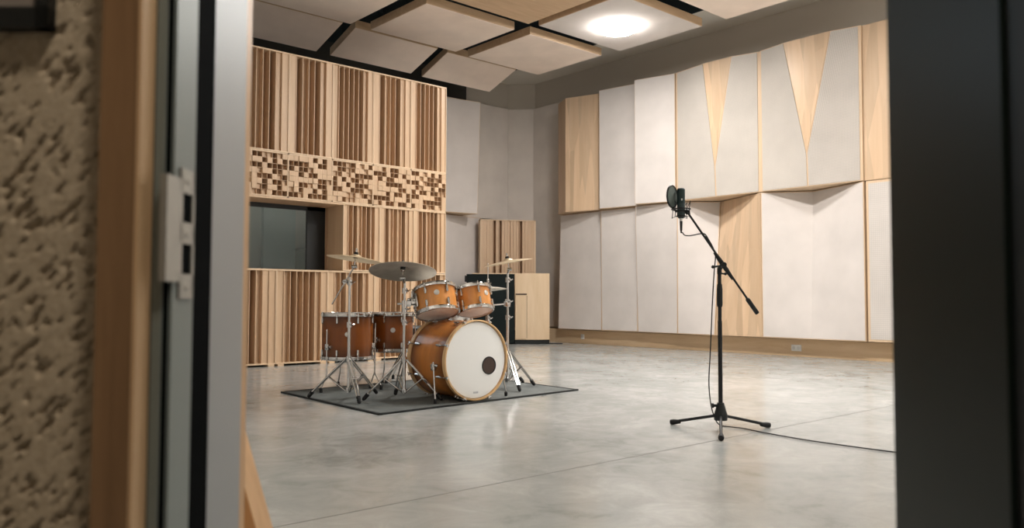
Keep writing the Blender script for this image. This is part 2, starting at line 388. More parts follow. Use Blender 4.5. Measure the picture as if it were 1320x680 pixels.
# stucco skin on the corridor side, embossed in real relief
bm = bmesh.new(); nl, nz = 260, 600; l0, l1, z0, z1 = -0.86, -0.366, 0.0, 1.45; grid = []
def emboss(l, z):
    a, c = math.radians(48), 0.0
    u = (l * math.cos(a) + z * math.sin(a)); w = (-l * math.sin(a) + z * math.cos(a))
    f = noise.noise(V((u * 54, w * 225, 1.3))); g = noise.noise(V((u * 150, w * 300, 7.7))); k = noise.noise(V((l * 30, z * 30, 4.1)))
    h = f * 1.5 + g * 0.5 + k * 0.55 + 0.42
    h = max(-0.8, min(0.16, h * 1.7))
    return 0.0068 * h + 0.0005 * g
for i in range(nz + 1):
    for j in range(nl + 1):
        l = l0 + (l1 - l0) * j / nl; z = z0 + (z1 - z0) * i / nz
        grid.append(bm.verts.new(ld(l, 0.752 - emboss(l, z), z)))
for i in range(nz):
    for j in range(nl):
        a = i * (nl + 1) + j; bm.faces.new((grid[a], grid[a + 1], grid[a + nl + 2], grid[a + nl + 1]))
bb = B(); bb.bm.free(); bb.bm = bm
slab(bb, -1.75, -0.37, 0.757, 0.765, 0, 2.6); slab(bb, -1.75, -0.86, 0.745, 0.76, 0, 2.6); slab(bb, -0.86, -0.37, 0.745, 0.76, 1.45, 2.6)
struct(bb.obj('wall_corridor', 'stucco', ang=60))
b = B(); slab(b, -0.3785, -0.345, 0.728, 0.757, 0, 2.2); t1 = struct(b.obj('trim_1', 'casing'))
b = B(); slab(b, -0.3452, -0.3415, 0.7285, 0.757, 0, 2.2); b.obj('pale_side_strip', 'casing_edge', t1)  # lighter strip down the right side of the casing
df = sempty('trim_2', ld(-0.34, 0.85, 0))
df['label'] = 'grey steel door frame on the left of the doorway with latch plate'
b = B(); slab(b, -0.3405, -0.331, 0.757, 0.768, 0, 2.2); b.obj('outer_flange', 'steel_green', df)
b = B(); slab(b, -0.395, -0.344, 0.759, 0.985, 0, 2.2); slab(b, -0.3345, -0.3285, 0.760, 0.766, 0, 2.2); b.obj('frame_core', 'gasket', df)
b = B(); slab(b, -0.344, -0.325, 0.766, 0.816, 0, 2.2); b.obj('rebate_face', 'steel_green', df)
b = B(); slab(b, -0.344, -0.331, 0.816, 0.880, 0, 2.2); b.obj('seal', 'gasket', df)
b = B(); slab(b, -0.344, -0.331, 0.880, 0.985, 0, 2.2); b.obj('stop_face', 'steel', df)
# latch plate on the rebate face
zt, zb_ = 0.868, 0.740
b = B()
slab(b, -0.3252, -0.3232, 0.777, 0.812, zb_, zb_ + 0.024); slab(b, -0.3252, -0.3232, 0.777, 0.812, zt - 0.024, zt)
slab(b, -0.3252, -0.3232, 0.777, 0.812, 0.794, 0.815)
slab(b, -0.3252, -0.3232, 0.777, 0.783, zb_, zt); slab(b, -0.3252, -0.3232, 0.807, 0.812, zb_, zt)
sp = b.obj('strike_plate', 'strike', df)
b = B(); slab(b, -0.3300, -0.3232, 0.7465, 0.777, 0.756, 0.857); b.obj('lip', 'strike', sp)
for z in (zb_ + 0.011, 0.804, zt - 0.011):
    b = B(); b.cyl(ld(-0.3236, 0.795, z), ld(-0.3222, 0.795, z), 0.0042, 0.0034, 14); b.obj('screw', 'strike', sp)
for za, zc in ((0.764, 0.794), (0.815, 0.844)):
    b = B(); slab(b, -0.3252, -0.3248, 0.783, 0.807, za, zc); b.obj('latch_hole', 'gasket', sp)
# room-side timber edge and the splayed timber buttress below it
b = B(); slab(b, -0.60, -0.3335, 0.988, 1.012, 0, 2.2); struct(b.obj('trim_3', 'foot_wood'))
b = B(); b.prism([ld(-0.56, 1.09, 0), ld(-0.205, 1.09, 0), ld(-0.341, 1.09, 0.426), ld(-0.380, 1.09, 0.556), ld(-0.41, 1.09, 0.66), ld(-0.56, 1.09, 0.66)], F0 * 0.06)
slab(b, -0.60, -0.40, 1.0, 1.09, 0, 0.6)
tag(b.obj('splayed_buttress', 'foot_wood'), 'warm timber buttress sloping out to the floor beside the doorway', 'wooden buttress')
# right jamb and the open door leaf, seen at a grazing angle
b = B(); slab(b, 0.47, 0.50, 0.757, 0.99, 0, 2.2); struct(b.obj('trim_4', 'door_black'))
dr = sempty('door_1', ld(0.39, 0.40, 0)); dr['label'] = 'dark green-black door leaf standing open at the right edge of the view'
b = B(); slab(b, 0.352, 0.43, 0.571, 0.742, 0.008, 2.15); b.obj('edge_stile', 'door_dark', dr)
b = B(); slab(b, 0.356, 0.43, -0.25, 0.571, 0.008, 2.15); b.obj('leaf_panel', 'door_black', dr)
b = B(); slab(b, 0.43, 0.47, 0.700, 0.757, 0.3, 0.4); slab(b, 0.43, 0.47, 0.700, 0.757, 1.75, 1.85); b.obj('hinge', 'door_black', dr)
# corridor enclosure behind the camera
b = B(); slab(b, -1.75, 1.75, -2.15, -2.0, 0, 2.75); struct(b.obj('wall_behind', 'paint'))
b = B(); slab(b, -1.9, -1.75, -2.15, 0.765, 0, 2.75); struct(b.obj('wall_passage', 'paint'))
b = B(); slab(b, 1.75, 1.9, -2.15, 0.765, 0, 2.75); struct(b.obj('wall_side', 'paint'))
b = B(); slab(b, -1.9, 1.9, -2.15, 0.765, 2.6, 2.75); struct(b.obj('ceiling_corridor', 'corr_ceiling'))
cl = thing('corridor_lamp', 'small round corridor ceiling lamp behind the viewer', 'lamp', ld(0.26, 0.16, 2.6))
b = B(); b.lathe([(0.0, 0), (0.16, 0), (0.16, -0.03), (0.0, -0.03)], Matrix.Translation(ld(0.26, 0.16, 2.6))); b.obj('base', 'white_plastic', cl)
b = B(); b.lathe([(0.15, -0.03), (0.14, -0.06), (0.0, -0.075)], Matrix.Translation(ld(0.26, 0.16, 2.6))); b.obj('diffuser', 'corr_lamp', cl)
# dark framed plate high on the stucco
wf = thing('picture_frame', 'dark framed picture at the top left on the brown stucco wall', 'picture frame', ld(-0.60, 0.742, 0.992))
b = B()
slab(b, -0.76, -0.4345, 0.737, 0.752, 0.992, 1.012); slab(b, -0.76, -0.4345, 0.737, 0.752, 1.30, 1.32)
slab(b, -0.4465, -0.4345, 0.737, 0.752, 0.992, 1.32); slab(b, -0.76, -0.748, 0.737, 0.752, 0.992, 1.32)
b.obj('frame', 'door_black', wf)
b = B(); slab(b, -0.75, -0.445, 0.741, 0.750, 1.008, 1.305); b.obj('picture', plain('picture_grey_brown', (0.22, 0.19, 0.17), 0.6), wf)

# ------------------------------------------------------------------ booth (projects into the room behind the diffusers) and its window
YD = 8.31
bx0, bx1 = 2.7, 6.17
b = B()
b.b2(bx0, 3.45, 8.68, 8.76, 0, 3.47); b.b2(4.72, bx1, 8.68, 8.76, 0, 3.47); b.b2(3.45, 4.72, 8.68, 8.76, 0, 1.04); b.b2(3.45, 4.72, 8.68, 8.76, 1.86, 3.47)
b.b2(bx1 - 0.12, bx1, 8.76, YW, 0, 3.47); b.b2(bx0, bx0 + 0.12, 8.76, YW, 0, 3.47); b.b2(bx0, bx1, 8.68, YW, 3.40, 3.47)
struct(b.obj('wall_booth', 'booth_dark'))
w1 = sempty('window_1', (4.08, 8.6, 1.05)); w1['label'] = 'dark booth window with a deep pale wood reveal'
b = B(); y0, y1 = YD, 8.74
b.b2(3.455, 4.70, y0, y1, 1.0625, 1.0665); b.b2(3.455, 4.70, y0, y1, 1.838, 1.86); b.b2(3.455, 3.472, y0, y1, 1.04, 1.86); b.b2(4.70, 4.722, y0 + 0.365, y1, 1.04, 1.86)
b.obj('window_frame', 'wood', w1)
b = B(); b.b2(4.465, 4.70, 8.745, 8.79, 1.062, 1.838); b.b2(3.472, 4.70, 8.745, 8.79, 1.79, 1.838); b.b2(3.472, 3.50, 8.745, 8.79, 1.062, 1.838); b.obj('sash', 'door_black', w1)
b = B(); b.b2(3.50, 4.465, 8.755, 8.765, 1.062, 1.79); b.obj('window_pane', 'glass', w1)
# inside the booth: a panelled door, a pale board and a desk edge
bd = thing('booth_door', 'grey-green panelled door dimly seen inside the booth through its window', 'door', (4.15, 11.15, 0))
b = B(); b.b2(3.75, 4.62, 11.13, 11.19, 0.0, 2.1); b.obj('leaf', 'booth_mid', bd)
b = B()
b.b2(3.88, 4.10, 11.11, 11.13, 1.2, 1.95); b.b2(4.24, 4.47, 11.11, 11.13, 1.2, 1.95); b.obj('raised_panel', 'booth_pale', bd)
b = B(); b.b2(4.80, 5.28, 10.7, 10.78, 0.62, 2.05); tag(b.obj('acoustic_screen', 'booth_pale'), 'pale green-grey screen standing inside the booth behind the window', 'screen')
b = B(); b.b2(5.36, 5.76, 10.4, 10.9, 0, 1.42, 0.01); b.b2(5.33, 5.79, 10.37, 10.9, 1.42, 1.46); tag(b.obj('booth_cupboard', 'booth_mid'), 'dim cupboard inside the booth seen at the right of the glass', 'cupboard')
bl = thing('booth_lamp', 'small ceiling lamp inside the booth', 'lamp', (4.4, 9.7, 3.4))
b = B(); b.lathe([(0, 0), (0.16, 0), (0.16, -0.03), (0, -0.03)], Matrix.Translation((4.4, 9.7, 3.40))); b.obj('base', 'white_plastic', bl)
b = B(); b.lathe([(0.15, -0.03), (0.13, -0.06), (0, -0.07)], Matrix.Translation((4.4, 9.7, 3.40))); b.obj('diffuser', 'booth_lamp', bl)

# ------------------------------------------------------------------ wood diffusers
def slat_diffuser(x0, x1, z0, z1, depths, label, group, feet=False, fr=0.016, unit=0.074, open_back=False):
    g = thing('slat_diffuser', label, 'diffuser panel', ((x0 + x1) / 2, YD, z0), group)
    x0 += 0.001; x1 -= 0.001
    yb = YD + 0.36
    b = B(); b.b2(x0, x1, YD, yb, z1 - fr, z1, 0.001); b.b2(x0, x1, YD, yb, z0, z0 + fr, 0.001); b.b2(x0, x0 + 0.010, YD, yb, z0 + fr, z1 - fr); b.b2(x1 - 0.010, x1, YD, yb, z0 + fr, z1 - fr)
    if feet:
        b.b2(x0 + 0.02, x0 + 0.09, YD - 0.012, YD + 0.10, 0.0, z0); b.b2(x1 - 0.09, x1 - 0.02, YD - 0.012, YD + 0.10, 0.0, z0)
    b.obj('frame', 'wood_edge', g)
    b = B(); n = len(depths); w = (x1 - x0 - 0.02) / n
    for k, d in enumerate(depths):
        xa = x0 + 0.010 + k * w; yy = YD + 0.004 + d * unit
        if d < 4.0 or not open_back: b.b2(xa, xa + w, min(yy, yb - 0.006), yb, z0 + fr, z1 - fr)
        if k: b.b2(xa - 0.0035, xa + 0.0035, YD + 0.002, yb, z0 + fr, z1 - fr)
    b.obj('slats', 'wood', g); return g
W5 = (6.195 - 3.457) / 5
ORD = ['first', 'second', 'third', 'fourth', 'fifth']
PAT = [[0.05, 4.6, 1.0, 1.7, 4.6, 0.35, 0.08], [0.08, 4.6, 0.9, 1.5, 4.6, 0.5, 0.05], [0.25, 3.0, 2.0, 3.4, 2.0, 3.4, 0.5, 0.05], [0.05, 4.4, 0.8, 1.2, 4.4, 0.3, 0.1], [0.1, 1.4, 4.4, 1.2, 1.8, 4.4, 0.3, 0.08]]
where5 = ['leftmost, beside the doorway frame', 'second from the left', 'third from the left, in the middle', 'fourth from the left', 'rightmost, next to the grey fabric panels']
for k in range(5):
    slat_diffuser(3.457 + k * W5, 3.457 + (k + 1) * W5, 2.362, 3.492, PAT[k], 'tall slatted wood diffuser in the top row, ' + where5[k], 'slatted diffusers in the top row', open_back=True)
def block_diffuser(x0, x1, z0, z1, label, k):
    g = thing('block_diffuser', label, 'diffuser panel', ((x0 + x1) / 2, YD, z0), 'block diffusers above the window')
    x0 += 0.001; x1 -= 0.001; yb = YD + 0.16
    b = B(); b.b2(x0, x1, YD, yb, z1 - 0.014, z1); b.b2(x0, x1, YD, yb, z0, z0 + 0.014); b.b2(x0, x0 + 0.008, YD, yb, z0, z1); b.b2(x1 - 0.008, x1, YD, yb, z0, z1)
    b.obj('frame', 'wood_edge', g)
    rnd = random.Random(40 + k); nx, nz = 9, 8; b = B()
    w = (x1 - x0 - 0.016) / nx; h = (z1 - z0 - 0.028) / nz; last = None
    for i in range(nz):
        for j in range(nx):
            d = rnd.choice([-0.010, 0.0, 0.0, 0.03, 0.06, 0.09, 0.125, 0.11])
            xa = x0 + 0.008 + j * w; za = z0 + 0.014 + i * h
            b.b2(xa + 0.0012, xa + w - 0.0012, YD + 0.002 + d, yb, za + 0.0012, za + h - 0.0012)
    for j in range(1, nx): b.b2(x0 + 0.008 + j * w - 0.0018, x0 + 0.008 + j * w + 0.0018, YD + 0.006, yb, z0 + 0.014, z1 - 0.014)
    for i in range(1, nz): b.b2(x0 + 0.008, x1 - 0.008, YD + 0.006, yb, z0 + 0.014 + i * h - 0.0018, z0 + 0.014 + i * h + 0.0018)
    b.obj('blocks', 'wood', g); return g
wb = ['leftmost, over the window beside the doorway frame', 'second from the left, over the window', 'third from the left, over the right end of the window', 'fourth from the left', 'rightmost, against the grey fabric']
for k in range(5): block_diffuser(3.457 + k * W5, 3.457 + (k + 1) * W5, 1.862, 2.36, 'diffuser of staggered wooden blocks, ' + wb[k], k)
MX = [4.702, 5.205, 5.70, 6.195]
PM = [[0.15, 1.0, 3.0, 0.5, 1.2, 3.2, 0.7, 0.1], [0.08, 2.6, 0.5, 1.0, 0.5, 3.0, 0.3, 0.1], [0.1, 1.2, 1.9, 0.6, 1.2, 3.2, 0.3, 0.1]]
wm = ['beside the window, left of three', 'behind the large ride cymbal, middle of three', 'beside the grey fabric, right of three']
for k in range(3): slat_diffuser(MX[k], MX[k + 1], 1.067, 1.860, PM[k], 'slatted wood diffuser in the middle row, ' + wm[k], 'slatted diffusers right of the window')
LX = [3.27, 3.89, 4.515, 5.14, 5.67, 6.195]
PL = [[1.0, 2.6, 1.5, 2.3, 4.4, 0.7, 0.15, 0.1], [0.15, 0.7, 3.4, 1.3, 1.6, 2.2, 0.6, 0.1], [0.1, 0.8, 2.4, 0.5, 1.6, 2.4, 0.6, 0.1], [0.2, 3.0, 1.2, 2.4, 3.6, 1.0, 0.2], [0.2, 2.4, 3.2, 1.2, 2.6, 3.6, 0.3]]
wl = ['leftmost, under the window by the doorway', 'second from the left, under the window', 'behind the left crash cymbal stand', 'behind the smaller floor tom', 'rightmost, behind the bass drum and rack toms']
for k in range(5): slat_diffuser(LX[k], LX[k + 1], 0.022, 1.062, PL[k], 'slatted wood diffuser standing on the floor, ' + wl[k], 'slatted diffusers along the floor', feet=True)

# ------------------------------------------------------------------ fabric and veneer wall panels
def lerp(a, c, t): return V(a) * (1 - t) + V(c) * t
def inset(q, m):
    tl, tr, br, bl = [V(p) for p in q]
    ml, mr, mv = m if isinstance(m, tuple) else (m, m, m)
    wd = max((tr - tl).length, 0.01); wl_, wr_ = ml / wd, mr / wd; ht = mv / max((bl - tl).length, 0.01)
    f = lambda u, v: (tl * (1 - u) + tr * u) * (1 - v) + (bl * (1 - u) + br * u) * v
    return [f(wl_, ht), f(1 - wr_, ht), f(1 - wr_, 1 - ht), f(wl_, 1 - ht)]
def wall_panel(label, quads, backv, axis, facemats, cat='acoustic panel', group=None, edge='wood_edge', margin=0.014, name='wall_baffle', lift=None, side=None):
    """quads: list of TL,TR,BR,BL fronts; body reaches back to plane axis=backv"""
    pts = [V(p) for q in quads for p in q]
    base = V((sum(p.x for p in pts) / len(pts), sum(p.y for p in pts) / len(pts), min(p.z for p in pts)))
    g = thing(name, label, cat, base, group)
    b = B()
    for q in quads:
        q = [V(p) for p in q]; n = 6
        tl, tr, br, bl = q
        f = []; bk = []
        for i in range(n + 1):
            for j in range(n + 1):
                u, v = j / n, i / n
                p = (tl * (1 - u) + tr * u) * (1 - v) + (bl * (1 - u) + br * u) * v
                c = p.copy()
                if axis == 'x': c.x = backv
                elif axis == 'y': c.y = backv
                else: c = p + V(backv)
                f.append(b.bm.verts.new(p)); bk.append(b.bm.verts.new(c))
        I = lambda i, j: i * (n + 1) + j
        for i in range(n):
            for j in range(n):
                b.bm.faces.new((f[I(i, j)], f[I(i + 1, j)], f[I(i + 1, j + 1)], f[I(i, j + 1)]))
                b.bm.faces.new((bk[I(i, j)], bk[I(i, j + 1)], bk[I(i + 1, j + 1)], bk[I(i + 1, j)]))
        for k in range(n):
            for a, c in ((I(0, k), I(0, k + 1)), (I(n, k + 1), I(n, k)), (I(k + 1, 0), I(k, 0)), (I(k, n), I(k + 1, n))):
                b.bm.faces.new((f[a], f[c], bk[c], bk[a]))
    bmesh.ops.remove_doubles(b.bm, verts=b.bm.verts[:], dist=0.0005)
    b.obj('body', edge, g)
    out = V((-1, 0, 0)) if axis == 'x' else (V((0, -1, 0)) if axis == 'y' else -V(backv).normalized())
    for k, (q, fm) in enumerate(zip(quads, facemats)):
        if fm is None: continue
        qi = inset(q, margin[k] if isinstance(margin, list) else margin); b = B(); b.patch([p + out * 0.004 for p in qi], -out * 0.006, 8)
        b.obj('veneer_face' if 'wood' in fm else 'fabric_face', fm, g)
    return g
ZT, ZU, ZL, ZB = 4.104, 2.192, 2.182, 0.241
XB = 10.14
def q4(ya, xa, yb, xb, zt, zb, xta=None, xtb=None):
    return [(xta or xa, ya, zt), (xtb or xb, yb, zt), (xb, yb, zb), (xa, ya, zb)]
GU, GL = 'upper panels on the right wall', 'lower panels on the right wall'
# upper row, from the corner towards the door
wall_panel('upright maple panel tilted out of the wall, farthest in the upper row', [q4(9.74, 9.66, 9.372, 9.463, ZT, ZU), q4(9.372, 9.463, 8.68, 9.67, ZT, ZU)], XB, 'x', [None, 'wood_panel'], group=GU, margin=0.004, edge='wood')
wall_panel('tilted oatmeal fabric panel in the upper row, right beside the farthest maple panel', [q4(8.655, 9.51, 7.90, 9.64, ZT, ZU)], XB, 'x', ['fabric'], group=GU, margin=0.006)
wall_panel('tilted oatmeal fabric panel in the upper row, just left of the microphone', [q4(7.875, 9.455, 7.235, 9.615, ZT, ZU)], XB, 'x', ['fabric'], group=GU, margin=0.006)
def v_panel(label, ya, yt1, yt2, yb, yap, xf, xt, mats):
    """faceted panel: inverted wooden triangle between two fabric wings, its top edge standing proud"""
    zap = 2.62
    TL, TR, BR, BL = V((xf, ya, ZT)), V((xf, yb, ZT)), V((xf, yb, ZU)), V((xf, ya, ZU))
    T1, T2 = V((xt, yt1, ZT)), V((xt, yt2, ZT)); A = V((xf - 0.02, yap, zap)); AB = V((xf, yap, ZU))
    g = thing('wall_baffle', label, 'acoustic panel', V(((xf), (ya + yb) / 2, ZU)), GU)
    b = B(); ring = [TL, T1, T2, TR, BR, AB, BL]
    fv = [b.bm.verts.new(p) for p in ring]; bv = [b.bm.verts.new(V((XB, p.y, p.z))) for p in ring]; av = b.bm.verts.new(A)
    tl, t1, t2, tr, br, ab, bl_ = fv
    for f in ((tl, t1, av), (tl, av, bl_), (av, ab, bl_), (t1, t2, av), (t2, tr, av), (tr, br, av), (br, ab, av)): b.bm.faces.new(f)
    for k in range(7): b.bm.faces.new((fv[k], bv[k], bv[(k + 1) % 7], fv[(k + 1) % 7]))
    b.bm.faces.new(bv[::-1]); bmesh.ops.triangulate(b.bm, faces=[f for f in b.bm.faces if len(f.verts) > 4])
    b.obj('body', 'wood_edge', g)
    def plate(poly, nm, mat, m=0.014, lift=0.007, apex=0):
        P = [V(p) for p in poly]; n = len(P); ins = []
        area = sum(P[i].y * P[(i + 1) % n].z - P[(i + 1) % n].y * P[i].z for i in range(n)); sg = 1 if area > 0 else -1
        for i in range(n):
            a, c, d = P[i - 1], P[i], P[(i + 1) % n]
            e1 = V((c.y - a.y, c.z - a.z)).normalized(); e2 = V((d.y - c.y, d.z - c.z)).normalized()
            n1 = V((-e1.y, e1.x)) * sg; n2 = V((-e2.y, e2.x)) * sg; bis = (n1 + n2); k = m / max(0.35, 0.5 * bis.length_squared) if bis.length > 1e-5 else 0
            q = bis * k if bis.length > 1e-5 else n1 * m
            ins.append(V((c.x - lift, c.y + q.x, c.z + q.y)))
        bb = B(); n = len(ins); k0 = apex; fa = [bb.bm.verts.new(p) for p in ins]; ba = [bb.bm.verts.new(p + V((0.010, 0, 0))) for p in ins]
        for k in range(1, n - 1):
            i1, i2 = (k0 + k) % n, (k0 + k + 1) % n
            bb.bm.faces.new((fa[k0], fa[i1], fa[i2])); bb.bm.faces.new((ba[k0], ba[i2], ba[i1]))
        for k in range(n): bb.bm.faces.new((fa[k], ba[k], ba[(k + 1) % n], fa[(k + 1) % n]))
        bb.obj(nm, mat, g)
    il = lambda a, c, m=0.022: V(a) + (V(c) - V(a)).normalized() * m
    plate([il(TL, T1), T1, A, AB, il(BL, AB)], 'fabric_wing', mats[0], 0.011, apex=2); plate([T1, T2, A], 'wood_triangle', 'wood_panel', 0.002, 0.004, apex=2); plate([T2, il(TR, T2), il(BR, AB), AB, A], 'fabric_wing', mats[1], 0.011, apex=4)
    return g
v_panel('wide panel with a pale wooden triangle between fabric wings, directly behind the microphone', 7.215, 6.66, 6.20, 5.823, 6.53, 9.612, 9.515, ['fabric_wing', 'fabric_wing'])
v_panel('wide panel with a pale wooden triangle between fabric wings, nearer the dark door', 5.818, 5.41, 4.775, 4.428, 5.14, 9.60, 9.52, ['fabric_wing', 'fabric_perf'])
wall_panel('upright maple panel in the upper row cut off by the dark door', [q4(4.423, 9.63, 3.30, 9.63, ZT, ZU)], XB, 'x', ['wood_panel'], group=GU, margin=0.008)
# lower row
wall_panel('shaded fabric panel in the lower row, beneath the farthest tilted maple panel', [q4(9.74, 9.66, 8.76, 9.67, ZL, ZB, 9.72, 9.70)], XB, 'x', ['fabric'], group=GL, margin=0.008)
wall_panel('tall oatmeal fabric panel in the lower row, second from the corner', [q4(8.745, 9.66, 8.01, 9.67, ZL, ZB, 9.64, 9.70)], XB, 'x', ['fabric'], group=GL, margin=0.012)
wall_panel('tall oatmeal fabric panel in the lower row, third from the corner', [q4(7.99, 9.655, 7.235, 9.64, ZL, ZB, 9.60, 9.66)], XB, 'x', ['fabric'], group=GL, margin=0.008)
wall_panel('fabric panel in the lower row leaning back at its top, behind the microphone boom', [[(9.63, 7.215, ZL), (10.08, 6.775, ZL), (9.615, 6.575, ZB), (9.62, 7.215, ZB)]], XB, 'x', ['fabric'], group=GL, margin=0.010)
wall_panel('plain maple panel in the lower row behind the microphone stand pole', [[(10.08, 6.765, ZL), (9.60, 5.823, ZL), (9.61, 5.823, ZB), (9.615, 6.565, ZB)]], XB, 'x', ['wood_panel'], group=GL, margin=0.008)
wall_panel('broad folded fabric panel in the lower row with the double outlet below it', [[(9.60, 5.818, ZL), (9.99, 5.28, ZL), (9.605, 5.12, ZB), (9.61, 5.818, ZB)], [(9.99, 5.28, ZL), (9.60, 4.425, ZL), (9.60, 4.425, ZB), (9.605, 5.12, ZB)]], XB, 'x', ['fabric', 'fabric'], group=GL, margin=[(0.012, 0.0, 0.012), (0.0, 0.012, 0.012)])
wall_panel('perforated fabric panel in the lower row cut off by the dark door', [q4(4.405, 9.62, 3.30, 9.62, ZL, ZB)], XB, 'x', ['fabric_grid'], group=GL, margin=0.03)
# corner and back wall panels
GC = 'fabric panels around the far corner'
wall_panel('tall narrow grey fabric panel on the right wall between the corner and the maple panel', [[(10.10, 10.84, 4.285), (10.10, 9.76, 4.285), (10.10, 9.76, 0.25), (10.10, 10.84, 0.25)]], XB, 'x', ['fabric_grey'], group=GC, margin=0.004, edge='fabric_grey')
wall_panel('grey fabric panel set across the far corner above the small slatted diffuser', [[(9.765, 11.175, 4.285), (10.115, 10.835, 4.285), (10.115, 10.835, 2.20), (9.765, 11.175, 2.20)]], (0.02, 0.02, 0), 'v', ['fabric_grey'], group=GC, margin=0.004, edge='fabric_grey')
wall_panel('recessed grey fabric panel on the back wall just left of the far corner', [[(8.30, 11.17, 4.285), (9.76, 11.17, 4.285), (9.76, 11.17, 2.20), (8.30, 11.17, 2.20)]], YW - 0.005, 'y', ['fabric_grey'], group=GC, margin=0.004, edge='fabric_grey')
wall_panel('upper pale fabric panel right beside the slatted wood wall', [[(7.3, 10.75, ZT), (8.57, 10.53, ZT), (8.57, 10.60, ZU), (7.3, 10.80, ZU)]], YW - 0.005, 'y', ['fabric'], group=GC, margin=0.008)
wall_panel('lower pale fabric panel right beside the slatted wood wall, behind the drums', [[(7.3, 10.74, ZL), (9.0, 11.05, ZL), (9.0, 11.02, ZB), (7.3, 10.80, ZB)]], YW - 0.005, 'y', ['fabric'], group=GC, margin=0.008)
# diffuser across the corner
cdv = thing('slat_diffuser', 'short slatted wood diffuser set across the far corner above the black cabinet', 'diffuser panel', (9.2, 10.55, 0.25), 'slatted diffusers in the corner')
a0, a1 = V((8.78, 10.78, 0)), V((9.655, 10.30, 0)); ax = (a1 - a0).normalized(); an = V((-ax.y, ax.x, 0)); L = (a1 - a0).length
if an.dot(F0) < 0: an = -an
RM = Matrix((ax, an, V((0, 0, 1)))).transposed()
def cbox(bb, u0, u1, v0, v1, z0, z1):
    c = a0 + ax * ((u0 + u1) / 2) + an * ((v0 + v1) / 2) + V((0, 0, (z0 + z1) / 2)); return bb.box(c, (u1 - u0, v1 - v0, z1 - z0), RM)
b = B(); cbox(b, 0, L, 0, 0.17, 0.20, 0.216); cbox(b, 0, L, 0, 0.17, 2.115, 2.131); cbox(b, 0, 0.02, 0, 0.17, 0.2, 2.131); cbox(b, L - 0.03, L, 0, 0.17, 0.2, 2.131); b.obj('frame', 'wood_edge', cdv)
b = B(); dd = [0.1, 0.25, 0.15, 0.4, 4.4, 0.3, 3.8, 0.4, 0.2, 0.8, 0.4, 0.3, 1.0, 4.4, 0.5, 0.12, 0.2, 0.1]; w = (L - 0.05) / len(dd)
for k, d in enumerate(dd):
    u = 0.02 + k * w; cbox(b, u, u + w, 0.004 + d * 0.034, 0.168, 0.216, 2.115)
    if k: cbox(b, u - 0.004, u + 0.004, 0.002, 0.168, 0.216, 2.115)
b.obj('slats', 'wood', cdv)
b = B(); cbox(b, 0.05, L - 0.05, 0.02, 0.15, 0, 0.2); b.obj('plinth', 'black_plastic', cdv)

# outlets on the skirting
for y, z, lab, wd in ((9.30, 0.118, 'small white outlet low on the skirting near the corner', 0.075), (5.44, 0.112, 'double white outlet on the skirting right of the microphone stand', 0.14)):
    o = thing('wall_outlet', lab, 'outlet', (9.80, y, z - 0.04), 'outlets on the skirting')
    b = B(); b.b2(9.790, 9.801, y - wd / 2, y + wd / 2, z - 0.042, z + 0.042, 0.004); b.obj('cover_plate', 'white_plastic', o)
    for k in ((0,) if wd < 0.1 else (-1, 1)):
        b = B(); b.cyl((9.792, y + k * 0.034, z), (9.787, y + k * 0.034, z), 0.022, 0.022, 18); b.obj('socket', 'socket', o)

# ------------------------------------------------------------------ hanging ceiling panels and lamps
def cloud(x0, x1, y0, y1, z, label, mat='fabric_cloud', tilt=0.0, th=0.105):
    """y0 near edge, y1 far edge; tilt = how much higher the near edge is"""
    g = thing('ceiling_baffle', label, 'ceiling panel', ((x0 + x1) / 2, (y0 + y1) / 2, z), 'square panels hanging under the ceiling')
    zn, zf = z + tilt, z
    b = B()
    f = [(x0, y0, zn + 0.004), (x1, y0, zn + 0.004), (x1, y1, zf + 0.004), (x0, y1, zf + 0.004)]; k = [(p[0], p[1], p[2] + th) for p in f]
    b.hexa(f, k); b.obj('frame', 'wood_cloud', g)
    b = B(); e = 0.006
    f = [(x0 + e, y0 + e, zn), (x1 - e, y0 + e, zn), (x1 - e, y1 - e, zf), (x0 + e, y1 - e, zf)]; k = [(p[0], p[1], p[2] + 0.006) for p in f]
    b.hexa(f, k); b.obj('underside', mat, g)
    for px, py in ((x0 + 0.12, y0 + 0.12), (x1 - 0.12, y0 + 0.12), (x0 + 0.12, y1 - 0.12), (x1 - 0.12, y1 - 0.12)):
        t = (py - y0) / (y1 - y0); zz = zn + (zf - zn) * t + th
        b = B(); b.cyl((px, py, zz), (px, py, 5.46), 0.004, n=6); b.obj('hanger', 'black_metal', g)
    return g
CZ = 4.25
cloud(3.86, 5.17, 9.21, 9.93, 4.13, 'tilted square ceiling panel over the slatted wall, nearest the doorway frame', tilt=0.21)
cloud(5.45, 6.82, 9.37, 10.06, 4.165, 'tilted square ceiling panel over the slatted wall, middle of the back row', tilt=0.22)
cloud(7.13, 8.51, 9.55, 10.22, 4.21, 'tilted square ceiling panel in the back row, over the far corner', tilt=0.23)
cloud(3.75, 5.137, 7.60, 8.95, CZ, 'square ceiling panel at the top left with its corner over the slatted wall')
cloud(5.44, 6.84, 7.71, 8.965, CZ, 'square ceiling panel with thick pale edges, left of the bare wood panel')
cloud(7.11, 8.51, 7.70, 9.03, CZ, 'square ceiling panel with thick pale edges, left of the lit lamp panel')
cloud(5.45, 6.83, 5.95, 7.43, CZ, 'square ceiling panel with a bare wood underside at the top edge', 'wood_cloud')
cloud(6.97, 8.55, 6.00, 7.386, CZ, 'square ceiling panel carrying the round lit lamp', 'fabric')
cloud(7.15, 8.555, 4.25, 5.645, CZ, 'square ceiling panel at the top edge right of the lamp')
cloud(3.75, 5.10, 5.95, 7.40, CZ, 'ceiling panel above the drum kit beyond the top edge')
